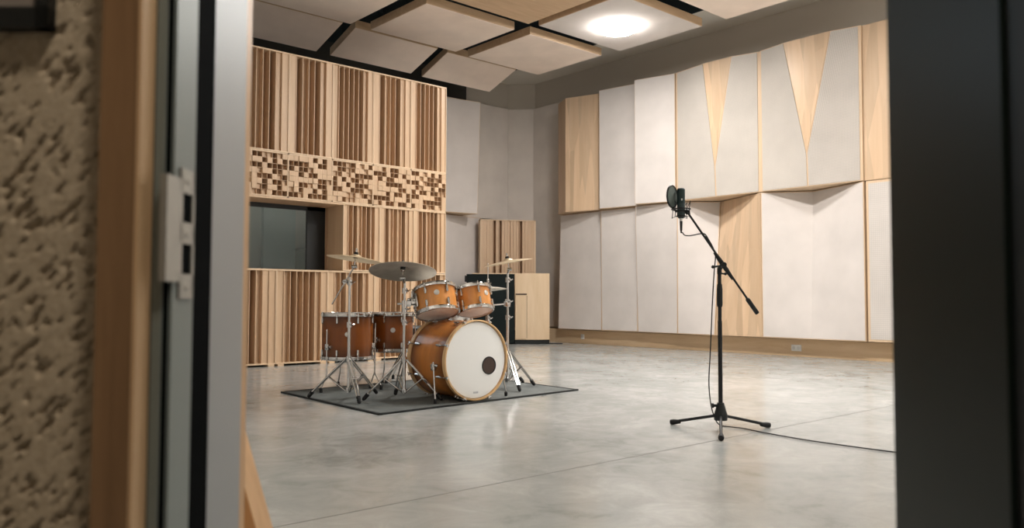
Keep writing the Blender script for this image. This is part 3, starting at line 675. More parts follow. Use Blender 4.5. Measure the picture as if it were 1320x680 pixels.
cloud(5.42, 6.80, 4.25, 5.62, CZ, 'ceiling panel over the middle of the floor beyond the top edge')
cloud(3.75, 5.10, 4.25, 5.62, CZ, 'ceiling panel in front of the drum kit beyond the top edge')
cloud(5.42, 6.80, 1.3, 2.7, CZ, 'ceiling panel over the bare floor near the door side beyond the top edge')
cloud(5.42, 6.80, 2.8, 4.15, CZ, 'ceiling panel over the bare floor behind the microphone beyond the top edge')
def lamp(x, y, z, label):
    g = thing('ceiling_lamp', label, 'lamp', (x, y, z), 'round lamps on the ceiling panels'); T = Matrix.Translation((x, y, z))
    b = B(); b.lathe([(0, 0), (0.219, 0), (0.219, -0.022), (0, -0.022)], T, 48); b.obj('rim', 'white_plastic', g)
    b = B(); b.lathe([(0.212, -0.066), (0.20, -0.069), (0.12, -0.073), (0, -0.075)], T, 48); b.obj('diffuser', 'lamp', g)
    b = B(); b.lathe([(0.222, -0.022), (0.222, -0.055), (0.212, -0.066)], T, 48); b.obj('side_ring', 'lamp_side', g)
lamp(7.74, 6.72, CZ, 'bright round lamp on the white ceiling panel')
lamp(6.1, 4.93, CZ, 'round lamp over the middle of the floor beyond the top edge')
lamp(6.1, 2.0, CZ, 'round lamp over the bare floor near the door side beyond the top edge')
lamp(6.2, 3.4, CZ, 'round lamp over the bare floor behind the microphone beyond the top edge')

# unseen uplighters added to brighten the hanging panels from below
M['fill_uplight'] = emit('fill_uplighter_glow', (1.0, 0.95, 0.88), 130.0)
for ux, uy, lab in ((0.6, 3.3, 'added fill uplighter beside the left wall, out of view'), (8.7, 1.3, 'added fill uplighter by the right wall, hidden behind the dark door')):
    g = thing('fill_uplighter', lab, 'floor lamp', (ux, uy, 0), 'added fill uplighters'); T = Matrix.Translation((ux, uy, 0))
    b = B(); b.lathe([(0, 0), (0.16, 0), (0.16, 0.015), (0.02, 0.03), (0, 0.03)], T, 32); b.obj('base', 'black_metal', g)
    b = B(); b.cyl((ux, uy, 0.02), (ux, uy, 1.72), 0.013, n=12); b.obj('pole', 'black_metal', g)
    b = B(); b.lathe([(0, 1.70), (0.06, 1.71), (0.15, 1.78), (0.19, 1.86), (0.186, 1.86), (0.145, 1.785), (0.05, 1.722), (0, 1.72)], T, 40); b.obj('bowl', 'black_metal', g)
    b = B(); b.lathe([(0, 1.795), (0.14, 1.795), (0.14, 1.80), (0, 1.80)], T, 32); b.obj('diffuser', 'fill_uplight', g)

# ------------------------------------------------------------------ rug
rg = thing('rug', 'thin charcoal carpet mat under the drum kit', 'rug', (3.79, 5.25, 0))
RC = [V((2.833, 5.951, 0)), V((2.766, 4.404, 0)), V((4.745, 4.552, 0)), V((4.81, 6.10, 0))]
b = B(); b.prism(RC, (0, 0, 0.008)); b.obj('carpet', 'rug', rg)
b = B(); cc = sum(RC, V((0, 0, 0))) / 4
for k in range(4):
    p, q = RC[k], RC[(k + 1) % 4]; t = (q - p).normalized(); nn = V((-t.y, t.x, 0)); nn = nn if nn.dot(cc - p) > 0 else -nn
    b.prism([p, q, q + nn * 0.022, p + nn * 0.022], (0, 0, 0.011))
b.obj('binding', 'rug_edge', rg)
RZ = 0.010

# ------------------------------------------------------------------ drums
def ringmat(c, up):
    return Matrix.Translation(V(c)) @ frame_z(up)
def drum(name, label, c, up, r, h, shell, lugs, wood_hoop=False, badge=None, group=None, bottom='head_clear', rot=0.2):
    """c centre of the shell, up = axis direction, batter head on the +axis side"""
    g = thing(name, label, 'drum', V(c), group); T = ringmat(c, up); hz = h / 2
    b = B(); b.lathe([(r, -hz), (r, -hz * 0.5), (r, 0), (r, hz * 0.5), (r, hz), (r - 0.006, hz), (r - 0.006, -hz)], T, 56, closed=True); sh = b.obj('shell', shell, g)
    hw = 0.013
    for s, nm, hm in ((1, 'batter', 'head_white'), (-1, 'resonant', bottom)):
        z = s * hz
        b = B(); b.lathe([(r + 0.002, z - s * 0.014), (r + 0.010, z - s * 0.014), (r + 0.012, z), (r + 0.010, z + s * hw), (r + 0.004, z + s * (hw + 0.003)), (r + 0.002, z + s * hw)], T, 56, closed=True); b.obj(nm + '_hoop', 'chrome', g)
        b = B(); b.lathe([(r + 0.003, z), (r + 0.002, z + s * 0.004), (r - 0.012, z + s * 0.006), (0, z + s * 0.006)], T, 48); b.obj(nm + '_head', hm, g)
    if badge is not None:
        dl = T.inverted().to_3x3() @ V(badge); rot = math.atan2(dl.y, dl.x) + PI / lugs
    for k in range(lugs):
        a = 2 * PI * k / lugs + rot
        for s in (1, -1):
            b = B(); d = V((math.cos(a), math.sin(a), 0))
            zc = s * (hz - 0.045)
            p0, p1 = T @ (d * (r + 0.010) + V((0, 0, zc - 0.018))), T @ (d * (r + 0.010) + V((0, 0, zc + 0.018)))
            b.cyl(p0, p1, 0.0085, n=10); b.ball(p0, 0.0085, n=8); b.ball(p1, 0.0085, n=8)
            b.cyl(T @ (d * (r - 0.001) + V((0, 0, zc))), T @ (d * (r + 0.010) + V((0, 0, zc))), 0.010, n=10)
            b.cyl(T @ (d * (r + 0.013) + V((0, 0, zc))), T @ (d * (r + 0.013) + V((0, 0, s * (hz + 0.022)))), 0.0032, n=8)
            b.cyl(T @ (d * (r + 0.013) + V((0, 0, s * (hz - 0.012)))), T @ (d * (r + 0.013) + V((0, 0, s * (hz + 0.006)))), 0.0085, n=10)
            b.obj('lug', 'chrome', g)
    if badge is not None:
        ti = T.inverted().to_3x3(); dl = ti @ V(badge); a = math.atan2(dl.y, dl.x); d = V((math.cos(a), math.sin(a), 0)); zz = badge[3] if len(badge) > 3 else 0.02
        b = B(); b.cyl(T @ (d * (r - 0.002) + V((0, 0, zz))), T @ (d * (r + 0.003) + V((0, 0, zz))), 0.020, n=24); bo = b.obj('badge', 'badge', g)
        q = T.to_3x3() @ d; pc = T @ (d * (r + 0.0034) + V((0, 0, zz))); b = B()
        Tb = Matrix.Translation(pc) @ frame_z(q)
        b.lathe([(0.013, 0), (0.015, 0.0006), (0.017, 0)], Tb, 24); b.tube([Tb @ V((-0.009, -0.006, 0.0004)), Tb @ V((0, 0.009, 0.0004)), Tb @ V((0.009, -0.006, 0.0004)), Tb @ V((-0.009, 0.002, 0.0004))], 0.0013, 6)
        b.obj('emblem', 'chrome_dull', bo)
    return g, T
toCam = lambda p: (V((0, 0, CH)) - V(p)).normalized()
# upward axes of the two rack toms lean back towards the stool
tu = V((0.075, 0.345, 1.0)).normalized()
T1c, T2c = V((3.52, 4.838, 0.724)), V((3.826, 4.768, 0.732))
tom1, TM1 = drum('rack_tom', 'larger amber rack tom over the left side of the bass drum', T1c, tu, 0.151, 0.185, 'tom_shell', 6, badge=V((-0.50, -0.83, 0)), group='rack toms')
tom2, TM2 = drum('rack_tom', 'smaller amber rack tom over the right side of the bass drum', T2c, tu, 0.127, 0.172, 'tom_shell', 6, badge=V((0.15, -0.95, 0)), group='rack toms', rot=0.5)
ft1, FM1 = drum('floor_tom', 'larger dark amber floor tom, leftmost drum of the kit', (3.316, 5.769, 0.440), (0, 0, 1), 0.203, 0.345, 'floor_shell', 8, badge=V((-0.5, -0.86, 0)), group='floor toms')
ft2, FM2 = drum('floor_tom', 'smaller dark amber floor tom beside the bass drum', (3.75, 5.786, 0.462), (0, 0, 1), 0.178, 0.300, 'floor_shell', 8, badge=V((-0.5, -0.86, 0)), group='floor toms')
for g, c, r, zl in ((ft1, V((3.316, 5.769, 0)), 0.203, 0.36), (ft2, V((3.75, 5.786, 0)), 0.178, 0.40)):
    for a in (195, 315, 75):
        d = V((math.cos(math.radians(a)), math.sin(math.radians(a)), 0))
        b = B(); p = c + d * (r + 0.022)
        b.tube([p + V((0, 0, zl + 0.14)), p + V((0, 0, 0.16)), p + d * 0.006 + V((0, 0, 0.13)), p + d * 0.05 + V((0, 0, 0.05)), p + d * 0.055 + V((0, 0, RZ + 0.012))], 0.0055, 8)
        lg = b.obj('leg', 'chrome', g)
        b = B(); b.lathe([(0, 0), (0.013, 0), (0.012, 0.03), (0.006, 0.038), (0, 0.038)], Matrix.Translation(p + d * 0.055 + V((0, 0, RZ))), 12); b.obj('rubber_foot', 'rubber', lg)
        b = B(); q = c + d * (r + 0.012) + V((0, 0, zl)); b.box(q, (0.036, 0.036, 0.05), Matrix.Rotation(math.radians(a), 3, 'Z'), 0.008)
        s = V((-d.y, d.x, 0)); b.cyl(q - s * 0.03, q + s * 0.035, 0.006, n=8); b.cyl(q + s * 0.035, q + s * 0.042, 0.014, n=10); b.obj('leg_bracket', 'chrome', g)
# snare (chrome) half hidden behind the toms
sn, SM = drum('snare_drum', 'chrome snare drum glimpsed behind the rack toms', (3.985, 5.29, 0.575), V((0, 0.05, 1)), 0.178, 0.125, 'chrome_dull', 8)
sst = thing('snare_stand', 'low chrome stand under the snare drum behind the bass drum', 'stand', (3.985, 5.29, RZ))
b = B(); b.cyl((3.985, 5.29, 0.13), (3.985, 5.29, 0.44), 0.012, n=12); b.obj('post', 'chrome', sst)
for a in (30, 150, 270):
    d = V((math.cos(math.radians(a)), math.sin(math.radians(a)), 0)); c = V((3.985, 5.29, 0))
    b = B(); b.tube([c + V((0, 0, 0.27)), c + d * 0.22 + V((0, 0, RZ + 0.018))], 0.007, 8); b.ball(c + d * 0.225 + V((0, 0, RZ + 0.014)), 0.014); b.obj('leg', 'chrome', sst)
    b = B(); b.tube([c + V((0, 0, 0.43)), c + d * 0.15 + V((0, 0, 0.478)), c + d * 0.185 + V((0, 0, 0.487)), c + d * 0.212 + V((0, 0, 0.50)), c + d * 0.212 + V((0, 0, 0.53))], 0.006, 8); b.obj('basket_arm', 'chrome', sst)
# bass drum, lying along Y with its white head facing -Y
BC = V((3.645, 4.735, 0.302)); BR, BL_ = 0.280, 0.41
bdr = thing('bass_drum', 'big amber bass drum with a white front head and round port', 'drum', (BC.x, BC.y, RZ))
TB = ringmat(BC, (0, -1, 0)); hz = BL_ / 2
b = B(); b.lathe([(BR, -hz), (BR, -hz * 0.5), (BR, 0), (BR, hz * 0.5), (BR, hz), (BR - 0.007, hz), (BR - 0.007, -hz)], TB, 72, closed=True); b.obj('shell', 'bass_shell', bdr)
for s, nm in ((1, 'front_hoop'), (-1, 'rear_hoop')):
    b = B(); b.lathe([(BR - 0.001, s * (hz - 0.006)), (BR + 0.009, s * (hz - 0.006)), (BR + 0.010, s * (hz + 0.028)), (BR + 0.001, s * (hz + 0.030)), (BR - 0.003, s * (hz + 0.008))], TB, 72, closed=True); b.obj(nm, 'hoop_wood', bdr)
def TBp(x, z, w): return V((BC.x + x, BC.y - w, BC.z + z))
b = B(); b.lathe([(BR - 0.004, hz + 0.004), (BR - 0.008, hz + 0.014), (BR - 0.03, hz + 0.017), (0, hz + 0.017)], TB, 72); fh = b.obj('front_head', 'head_white', bdr)
b = B(); b.lathe([(BR - 0.004, -hz - 0.004), (BR - 0.03, -hz - 0.012), (0, -hz - 0.012)], TB, 48); b.obj('batter_head', 'head_white', bdr)
b = B(); TP = Matrix.Translation(TBp(0.118, -0.045, hz + 0.0175)) @ frame_z((0, -1, 0)); b.lathe([(0, 0.001), (0.058, 0.001), (0.058, 0.0)], TP, 36); pt = b.obj('port_hole', 'port', fh)
b = B(); b.lathe([(0.057, 0), (0.059, 0.004), (0.064, 0.004), (0.066, 0)], TP, 36); b.obj('port_ring', 'black_plastic', fh)
b = B(); b.box(TBp(-0.005, -0.232, hz + 0.0176), (0.045, 0.001, 0.013)); b.obj('maker_mark', plain('faint_grey_print', (0.50, 0.50, 0.52), 0.6), fh)
for k in range(8):
    a = 2 * PI * k / 8 + PI / 8; d = V((math.cos(a), 0, math.sin(a)))
    for s in (1, -1):
        b = B(); P = lambda r, w: BC + d * r + V((0, -w, 0))
        w0 = s * (hz - 0.075)
        b.cyl(P(BR + 0.012, w0 - 0.022), P(BR + 0.012, w0 + 0.022), 0.009, n=10); b.ball(P(BR + 0.012, w0 - 0.022), 0.009, n=8); b.ball(P(BR + 0.012, w0 + 0.022), 0.009, n=8); b.cyl(P(BR - 0.001, w0), P(BR + 0.012, w0), 0.011, n=10)
        b.obj('lug', 'chrome', bdr)
        b = B(); b.cyl(P(BR + 0.014, w0), P(BR + 0.014, s * (hz + 0.036)), 0.0035, n=8)
        t = V((0, -s, 0)); q = P(BR + 0.008, s * (hz + 0.018)); b.box(q + d * 0.004, (0.020, 0.030, 0.012), frame_z(d).to_3x3() if False else Matrix.Rotation(-a, 3, 'Y'), 0.003)
        tg = V((-d.z, 0, d.x)); b.cyl(P(BR + 0.016, s * (hz + 0.034)) - tg * 0.014, P(BR + 0.016, s * (hz + 0.034)) + tg * 0.014, 0.004, n=8)
        b.obj('claw', 'chrome', bdr)
for sx, fx, fy in ((-1, -0.318, 4.575), (1, 0.36, 4.60)):
    a = V((BC.x + sx * (BR - 0.01), 4.63, 0.265)); top = V((BC.x + sx * (BR + 0.028), 4.61, 0.262)); ft = V((BC.x + fx, fy, RZ))
    b = B(); b.tube([top + (top - ft).normalized() * 0.035, ft + V((0, 0, 0.03))], 0.0062, 10); sp_ = b.obj('spur', 'chrome', bdr)
    b = B(); b.lathe([(0, 0), (0.011, 0), (0.013, 0.025), (0.008, 0.034), (0, 0.034)], Matrix.Translation(ft), 12); b.obj('rubber_foot', 'rubber', sp_)
    b = B(); b.cyl(a, top, 0.017, n=12); b.box(top, (0.030, 0.034, 0.05), None, 0.008); b.cyl(top + V((0, -0.03, 0.012)), top + V((0, 0.03, 0.012)), 0.007, n=8); b.ball(top + V((0, -0.034, 0.012)), 0.011, n=8)
    b.obj('spur_bracket', 'chrome', bdr)

# ------------------------------------------------------------------ stands and cymbals
def collar(b, p, d=None, s=1.0):
    p = V(p); b.cyl(p - V((0, 0, 0.02 * s)), p + V((0, 0, 0.02 * s)), 0.019 * s, n=14)
    d = V(d or (0.7, -0.7, 0)).normalized(); b.cyl(p, p + d * 0.034 * s, 0.007 * s, n=8); q = p + d * 0.036 * s; t = V((-d.y, d.x, 0))
    b.tube([q - t * 0.02 * s + V((0, 0, 0.008 * s)), q, q + t * 0.02 * s + V((0, 0, 0.008 * s))], 0.005 * s, 6)
def stand(name, label, base, feet, ztop, parts=((0.30,), (0.62,)), hub=0.30, low=0.07, group='drum kit stands', r0=0.0125, r1=0.0095):
    bp = V((base[0], base[1], 0)); g = thing(name, label, 'stand', (bp.x, bp.y, RZ), group)
    zs = parts[0][0] + 0.10
    b = B(); b.cyl(bp + V((0, 0, low)), bp + V((0, 0, zs + 0.18)), r0, n=14); b.obj('lower_tube', 'chrome', g)
    b = B(); b.cyl(bp + V((0, 0, zs + 0.16)), bp + V((0, 0, ztop)), r1, n=14); b.obj('upper_tube', 'chrome', g)
    for z in [zs + 0.17] + [q for q in parts[1]]:
        b = B(); collar(b, bp + V((0, 0, z)), Rv * 0.8 - Fv * 0.5); b.obj('collar', 'chrome', g)
    b = B(); b.cyl(bp + V((0, 0, hub - 0.02)), bp + V((0, 0, hub + 0.02)), 0.022, n=14); b.cyl(bp + V((0, 0, low - 0.012)), bp + V((0, 0, low + 0.02)), 0.020, n=14); b.obj('hub', 'chrome', g)
    for f in feet:
        f = V((f[0], f[1], 0)); d = (f - bp).normalized(); s = V((-d.y, d.x, 0))
        top = bp + d * 0.02 + V((0, 0, hub)); end = f + V((0, 0, RZ + 0.028)); mid = top.lerp(end, 0.5)
        b = B()
        for k in (-1, 1):
            b.tube([top + s * 0.010 * k, mid + s * 0.012 * k, end + s * 0.008 * k], 0.0065, 8)
        b.cyl(mid - s * 0.02, mid + s * 0.02, 0.008, n=8)
        lg = b.obj('leg', 'chrome', g)
        b = B()
        for k in (-1, 1): b.tube([mid + s * 0.010 * k, bp + d * 0.02 + V((0, 0, low)) + s * 0.008 * k], 0.0045, 8)
        b.obj('brace', 'chrome', g)
        b = B(); e0 = end - (end - top).normalized() * 0.025
        b.tube([e0, f + V((0, 0, RZ + 0.012)) + d * 0.012], [0.016, 0.014], 10); b.ball(f + V((0, 0, RZ + 0.0125)) + d * 0.012, 0.0125, n=10); b.obj('rubber_foot', 'rubber', lg)
    return g
def cymbal(name, label, c, up, r, mat, group='cymbals', bow=0.022):
    g = thing(name, label, 'cymbal', c, group); T = ringmat(c, up); br = 0.22 * r
    prof = [(0.006, bow + 0.016), (br * 0.45, bow + 0.0145), (br * 0.8, bow + 0.006), (br, bow - 0.002), (r * 0.5, bow * 0.72), (r * 0.78, bow * 0.36), (r, 0)]
    pr2 = [(x, z - 0.0016) for x, z in reversed(prof)]
    b = B(); b.lathe(prof + pr2, T, 64, closed=True); b.obj('plate', mat, g, ang=50)
    b = B(); b.lathe([(0, bow + 0.016), (0.017, bow + 0.016), (0.016, bow + 0.032), (0, bow + 0.032)], T, 16); b.lathe([(0, bow - 0.008), (0.019, bow - 0.008), (0.019, bow + 0.010), (0, bow + 0.010)], T, 16); b.obj('felt', 'felt', g)
    return g
def tilter(g, p, c, up, bow=0.022):
    """sleeve and wing nut that carry a cymbal"""
    up = V(up).normalized(); c = V(c); b = B()
    b.cyl(c + up * (bow - 0.07), c + up * (bow + 0.060), 0.0045, n=10); b.cyl(c + up * (bow - 0.012), c + up * (bow - 0.02), 0.016, n=12)
    w = up.orthogonal().normalized(); q = c + up * (bow + 0.046)
    b.cyl(c + up * (bow + 0.034), c + up * (bow + 0.052), 0.008, n=10); b.tube([q - w * 0.02 + up * 0.008, q, q + w * 0.02 + up * 0.008], 0.0045, 6)
    jn = c + up * (bow - 0.075); b.cyl(jn - Rv * 0.018, jn + Rv * 0.022, 0.013, n=12); b.tube([jn, V(p)], 0.008, 10)
    b.obj('tilter', 'chrome', g)
Fh = V((Fv.x, Fv.y, 0)).normalized()
# left crash on a boom stand
u1 = (V((0, 0, 1)) + Rv * 0.13 + Fh * 0.06).normalized(); c1 = V((3.035, 5.181, 1.030))
s1 = stand('cymbal_stand', 'chrome boom stand in front of the larger floor tom holding the left crash', (3.003, 5.203), [(2.825, 5.445), (2.92, 4.915), (3.305, 5.32)], 0.90, parts=((0.28,), (0.86,)), hub=0.30)
tp = V((3.003, 5.203, 0.90))
lo_, hi_ = V((2.905, 5.285, 0.700)), c1 - u1 * 0.055
b = B(); b.tube([lo_, hi_], 0.0055, 10); b.obj('boom_arm', 'chrome', s1)
b = B(); mid_ = lo_.lerp(hi_, 0.60); b.cyl(mid_ - Fh * 0.025, mid_ + Fh * 0.025, 0.016, n=12); b.cyl(tp - V((0, 0, 0.03)), mid_, 0.009, n=10); b.tube([mid_ - Fh * 0.03 - Rv * 0.02, mid_ - Fh * 0.03, mid_ - Fh * 0.03 + Rv * 0.02], 0.005, 6); b.obj('boom_clamp', 'chrome', s1)
tilter(s1, hi_, c1, u1)
cymbal('crash_cymbal', 'thin bronze crash cymbal at the left, above the larger floor tom', c1, u1, 0.211, 'brass')
# ride
u2 = (V((0, 0, 1)) + Fh * 0.27 + Rv * 0.0).normalized(); c2 = V((3.259, 4.89, 0.938))
s2 = stand('cymbal_stand', 'chrome stand between floor toms and bass drum holding the dark ride', (3.283, 4.900), [(3.045, 5.035), (3.455, 4.70), (3.385, 5.16)], 0.86, parts=((0.30,), (0.80, 0.665)), hub=0.30)
tilter(s2, (3.283, 4.900, 0.855), c2, u2, 0.026)
cymbal('ride_cymbal', 'large dark ride cymbal tilted to show its underside', c2, u2, 0.245, 'bronze_dark', bow=0.026)
# right crash
u3 = (V((0, 0, 1)) - Rv * 0.18 - Fh * 0.035).normalized(); c3 = V((4.355, 4.98, 1.040))
s3 = stand('cymbal_stand', 'chrome stand right of the bass drum holding the right crash', (4.368, 4.999), [(4.646, 4.99), (4.27, 4.745), (4.25, 5.25)], 0.96, parts=((0.32,), (0.90, 0.72)), hub=0.31)
tilter(s3, (4.368, 4.999, 0.955), c3, u3)
cymbal('crash_cymbal', 'thin bronze crash cymbal at the right, in front of the corner diffuser', c3, u3, 0.206, 'brass')
# hi-hat
hb = V((4.542, 5.465, 0))
s4 = stand('hi_hat_stand', 'chrome hi-hat stand behind the right crash stand', (hb.x, hb.y), [(4.735, 5.23), (4.76, 5.66), (4.25, 5.52)], 0.80, parts=((0.30,), (0.70,)), hub=0.30)
b = B(); b.cyl(hb + V((0, 0, 0.79)), hb + V((0, 0, 1.06)), 0.004, n=8); b.obj('pull_rod', 'chrome', s4)
b = B(); b.cyl(hb + V((0, 0, 0.862)), hb + V((0, 0, 0.90)), 0.012, n=12); b.cyl(hb + V((0, 0, 0.882)) - Rv * 0.0, hb + V((0, 0, 0.882)) + Rv * 0.03, 0.005, n=8); b.ball(hb + V((0, 0, 0.91)), 0.013, n=10); b.obj('clutch', 'chrome', s4)
b = B(); b.box(hb + V((-0.02, 0.21, RZ + 0.035)), (0.085, 0.26, 0.012), Matrix.Rotation(math.radians(9), 3, 'X'), 0.004); b.box(hb + V((-0.02, 0.31, RZ + 0.012)), (0.075, 0.06, 0.022), None, 0.003); b.obj('pedal', 'chrome_dull', s4)
hh = cymbal('hi_hat_cymbals', 'pair of hi-hat cymbals right of the smaller rack tom', hb + V((0, 0, 0.835)), (0, 0, 1), 0.170, 'bronze_dark', bow=0.018)
b = B(); T = ringmat(hb + V((0, 0, 0.829)), (0, 0, -1)); pr = [(0.006, 0.034), (0.02, 0.031), (0.036, 0.018), (0.10, 0.010), (0.170, 0)]; b.lathe(pr + [(x, z - 0.0016) for x, z in reversed(pr)], T, 56, closed=True); b.obj('bottom_plate', 'bronze_dark', hh, ang=50)
# tom holders: L-rods from the tom brackets to clamps on the neighbouring stands
def holder(g, T, r, world_d, pole, zpole, droop):
    ti = T.inverted().to_3x3(); dl = ti @ V(world_d); a = math.atan2(dl.y, dl.x); d = V((math.cos(a), math.sin(a), 0))
    base = T @ (d * (r + 0.018)); dw = (T.to_3x3() @ d).normalized(); axu = (T.to_3x3() @ V((0, 0, 1))).normalized()
    b = B(); Rm = Matrix((dw, axu.cross(dw), axu)).transposed()
    b.box(T @ (d * (r + 0.014)), (0.016, 0.075, 0.105), Rm, 0.006); b.box(base + dw * 0.016, (0.036, 0.042, 0.055), Rm, 0.008); sd = axu.cross(dw)
    b.cyl(base + dw * 0.016 - sd * 0.04, base + dw * 0.016 + sd * 0.034, 0.007, n=8); b.ball(base + dw * 0.016 - sd * 0.042, 0.012, n=8)
    b.obj('mount_bracket', 'chrome', g)
    p0 = base + dw * 0.022; pc = V((pole[0], pole[1], zpole)); di = (p0 - pc); di.z = 0; di.normalize(); pe = pc + di * 0.035
    b = B(); b.tube([p0 + V((0, 0, 0.06)), p0, p0 + V((0, 0, -droop * 0.7)), p0.lerp(pe, 0.25) + V((0, 0, -droop * 0.35 if droop else 0)), pe], 0.0062, 10, smooth=5); b.obj('l_rod', 'chrome', g)
    b = B(); b.cyl(pc - V((0, 0, 0.024)), pc + V((0, 0, 0.024)), 0.022, n=14); b.box(pc + di * 0.022, (0.05, 0.036, 0.044), Matrix.Rotation(math.atan2(di.y, di.x), 3, 'Z'), 0.008)
    b.cyl(pc - di * 0.02, pc - di * 0.055, 0.007, n=8); b.ball(pc + di * 0.03 + V((0, 0, 0.03)), 0.012, n=8); b.obj('stand_clamp', 'chrome', g)
holder(tom1, TM1, 0.151, V((-0.85, 0.2, 0)), (3.283, 4.900), 0.705, 0.035)
holder(tom2, TM2, 0.127, V((0.95, 0.25, 0)), (4.368, 4.999), 0.702, 0.04)
# drum throne behind the floor toms
tb = V((4.065, 6.05, 0))
th = thing('drum_throne', 'round black drum throne half hidden behind the floor toms', 'stool', (tb.x, tb.y, RZ))
b = B(); b.lathe([(0, 0.42), (0.15, 0.42), (0.165, 0.44), (0.165, 0.48), (0.15, 0.50), (0, 0.505)], Matrix.Translation(tb), 36); b.obj('seat', 'black_plastic', th)
b = B(); b.cyl(tb + V((0, 0, 0.12)), tb + V((0, 0, 0.43)), 0.014, n=12); collar(b, tb + V((0, 0, 0.30))); b.obj('post', 'chrome', th)
for a in (200, 320, 80):
    d = V((math.cos(math.radians(a)), math.sin(math.radians(a)), 0)); s = V((-d.y, d.x, 0)); f = tb + d * 0.27
    b = B()
    for k in (-1, 1): b.tube([tb + d * 0.02 + V((0, 0, 0.29)) + s * 0.01 * k, f + V((0, 0, RZ + 0.024)) + s * 0.008 * k], 0.0065, 8)
    lg = b.obj('leg', 'chrome', th)
    fz = 0 if not (2.9 < f.x < 4.75 and f.y < 5.93) else RZ
    b = B(); b.lathe([(0, 0), (0.015, 0), (0.013, 0.035), (0, 0.04)], Matrix.Translation(f + V((0, 0, RZ if f.y < 6.04 else 0.0))), 12); b.obj('rubber_foot', 'rubber', lg)

# ------------------------------------------------------------------ cabinet in the far corner
k601, k663, k693, k709 = V((8.204, 10.424, 0)), V((8.798, 9.899, 0)), V((9.086, 9.645, 0)), V((9.30, 9.585, 0))
back = Fh * 0.30
cab = thing('equipment_cabinet', 'waist-high cabinet in the far corner, black on the left and pale plywood on the right', 'cabinet', (k663 + back * 0.5))
b = B(); b.prism([k601 + V((0, 0, 0.02)), k663 + V((0, 0, 0.02)), k663 + back + V((0, 0, 0.02)), k601 + back + V((0, 0, 0.02))], (0, 0, 1.135)); b.obj('black_case', 'cab_black', cab)
e0 = k601.lerp(k663, -0.04); b = B(); b.prism([e0 + V((0, 0, 1.13)), k601.lerp(k663, 0.03) + V((0, 0, 1.13)), k601.lerp(k663, 0.03) + back + V((0, 0, 1.13)), e0 + back + V((0, 0, 1.13))], (0, 0, -0.10)); b.obj('corner_pad', 'rubber', cab)
b = B(); q1 = k663.lerp(k693, 0.03)
poly = [q1 + V((0, 0, 0.075)), k693 + V((0, 0, 0.075)), k709 + V((0, 0, 0.075)), k709 + back * 0.8 + V((0, 0, 0.075)), q1 + back + V((0, 0, 0.075))]
b.prism(poly, (0, 0, 1.095)); b.obj('plywood_case', 'crate_wood', cab)
b = B(); t0 = k601.lerp(k663, 0.12); b.prism([t0 + V((0, 0, 1.156)), k663 + V((0, 0, 1.158)), k663 + back + V((0, 0, 1.158)), t0 + back + V((0, 0, 1.156))], (0, 0, 0.014)); b.obj('top_board', 'crate_wood', cab)
R3 = Matrix((Rv, Fh, V((0, 0, 1)))).transposed()
b = B(); dr0 = k663.lerp(k693, 0.05); dr1 = k663.lerp(k693, 0.53); n_ = -Fh * 0.012
b.prism([dr0 + V((0, 0, 0.09)), dr1 + V((0, 0, 0.09)), dr1 + n_ + V((0, 0, 0.09)), dr0 + n_ + V((0, 0, 0.09))], (0, 0, 0.72)); dd_ = b.obj('door', 'crate_wood', cab)
b = B(); b.prism([dr0 + V((0, 0, 0.812)), dr1 + V((0, 0, 0.812)), dr1 + n_ * 0.6 + V((0, 0, 0.812)), dr0 + n_ * 0.6 + V((0, 0, 0.812))], (0, 0, 0.022)); b.obj('finger_slot', 'port', dd_)
b = B(); b.prism([dr1 + V((0, 0, 0.10)), dr1 + Rv * 0.006 + V((0, 0, 0.10)), dr1 + Rv * 0.006 + n_ * 0.3 + V((0, 0, 0.10)), dr1 + n_ * 0.3 + V((0, 0, 0.10))], (0, 0, 0.70)); b.obj('door_gap', 'port', dd_)
b = B(); m0 = q1 + Fh * 0.02; b.prism([m0, k693 + Fh * 0.02, k709 + Fh * 0.02, k709 + back * 0.75, q1 + back * 0.95], (0, 0, 0.075)); b.obj('plinth', 'black_plastic', cab)
b = B(); a = k709 + V((0, 0, 0)); b.prism([a + V((0.02, -0.02, 0)), a + Rv * 0.22 + Fh * 0.02, a + Rv * 0.22 + Fh * 0.10, a + V((0.02, 0.08, 0))], (0, 0, 0.012))
tag(b.obj('floor_mat', 'rubber'), 'small black rubber mat on the floor right of the plywood cabinet', 'mat')

# ------------------------------------------------------------------ microphone on its boom stand
D0 = 4.53
def at(x, y, d=D0):
    r = Fv * FPX + R2 * (x - 660) - U2 * (y - 340); return V((0, 0, CH)) + r * (d / FPX)
mb = V((3.912, 2.640, 0))
ms = thing('microphone_stand', 'black tripod boom stand on the bare floor, right of the drums', 'microphone stand', mb)
piv = at(927, 346); piv = V((mb.x, mb.y, piv.z))
b = B(); b.cyl(mb + V((0, 0, 0.06)), mb + V((0, 0, 0.62)), 0.0125, n=16); b.cyl(mb + V((0, 0, 0.60)), piv - V((0, 0, 0.02)), 0.0105, n=16); b.obj('pole', 'black_metal', ms)
b = B(); b.lathe([(0, 0.70), (0.0145, 0.70), (0.0165, 0.715), (0.0165, 0.80), (0.0135, 0.83), (0, 0.83)], Matrix.Translation(mb), 18); b.obj('clutch', 'black_plastic', ms)
b = B(); b.lathe([(0.013, 0.065), (0.036, 0.06), (0.040, 0.085), (0.030, 0.115), (0.022, 0.145), (0.019, 0.158), (0.0, 0.158)], Matrix.Translation(mb), 20)
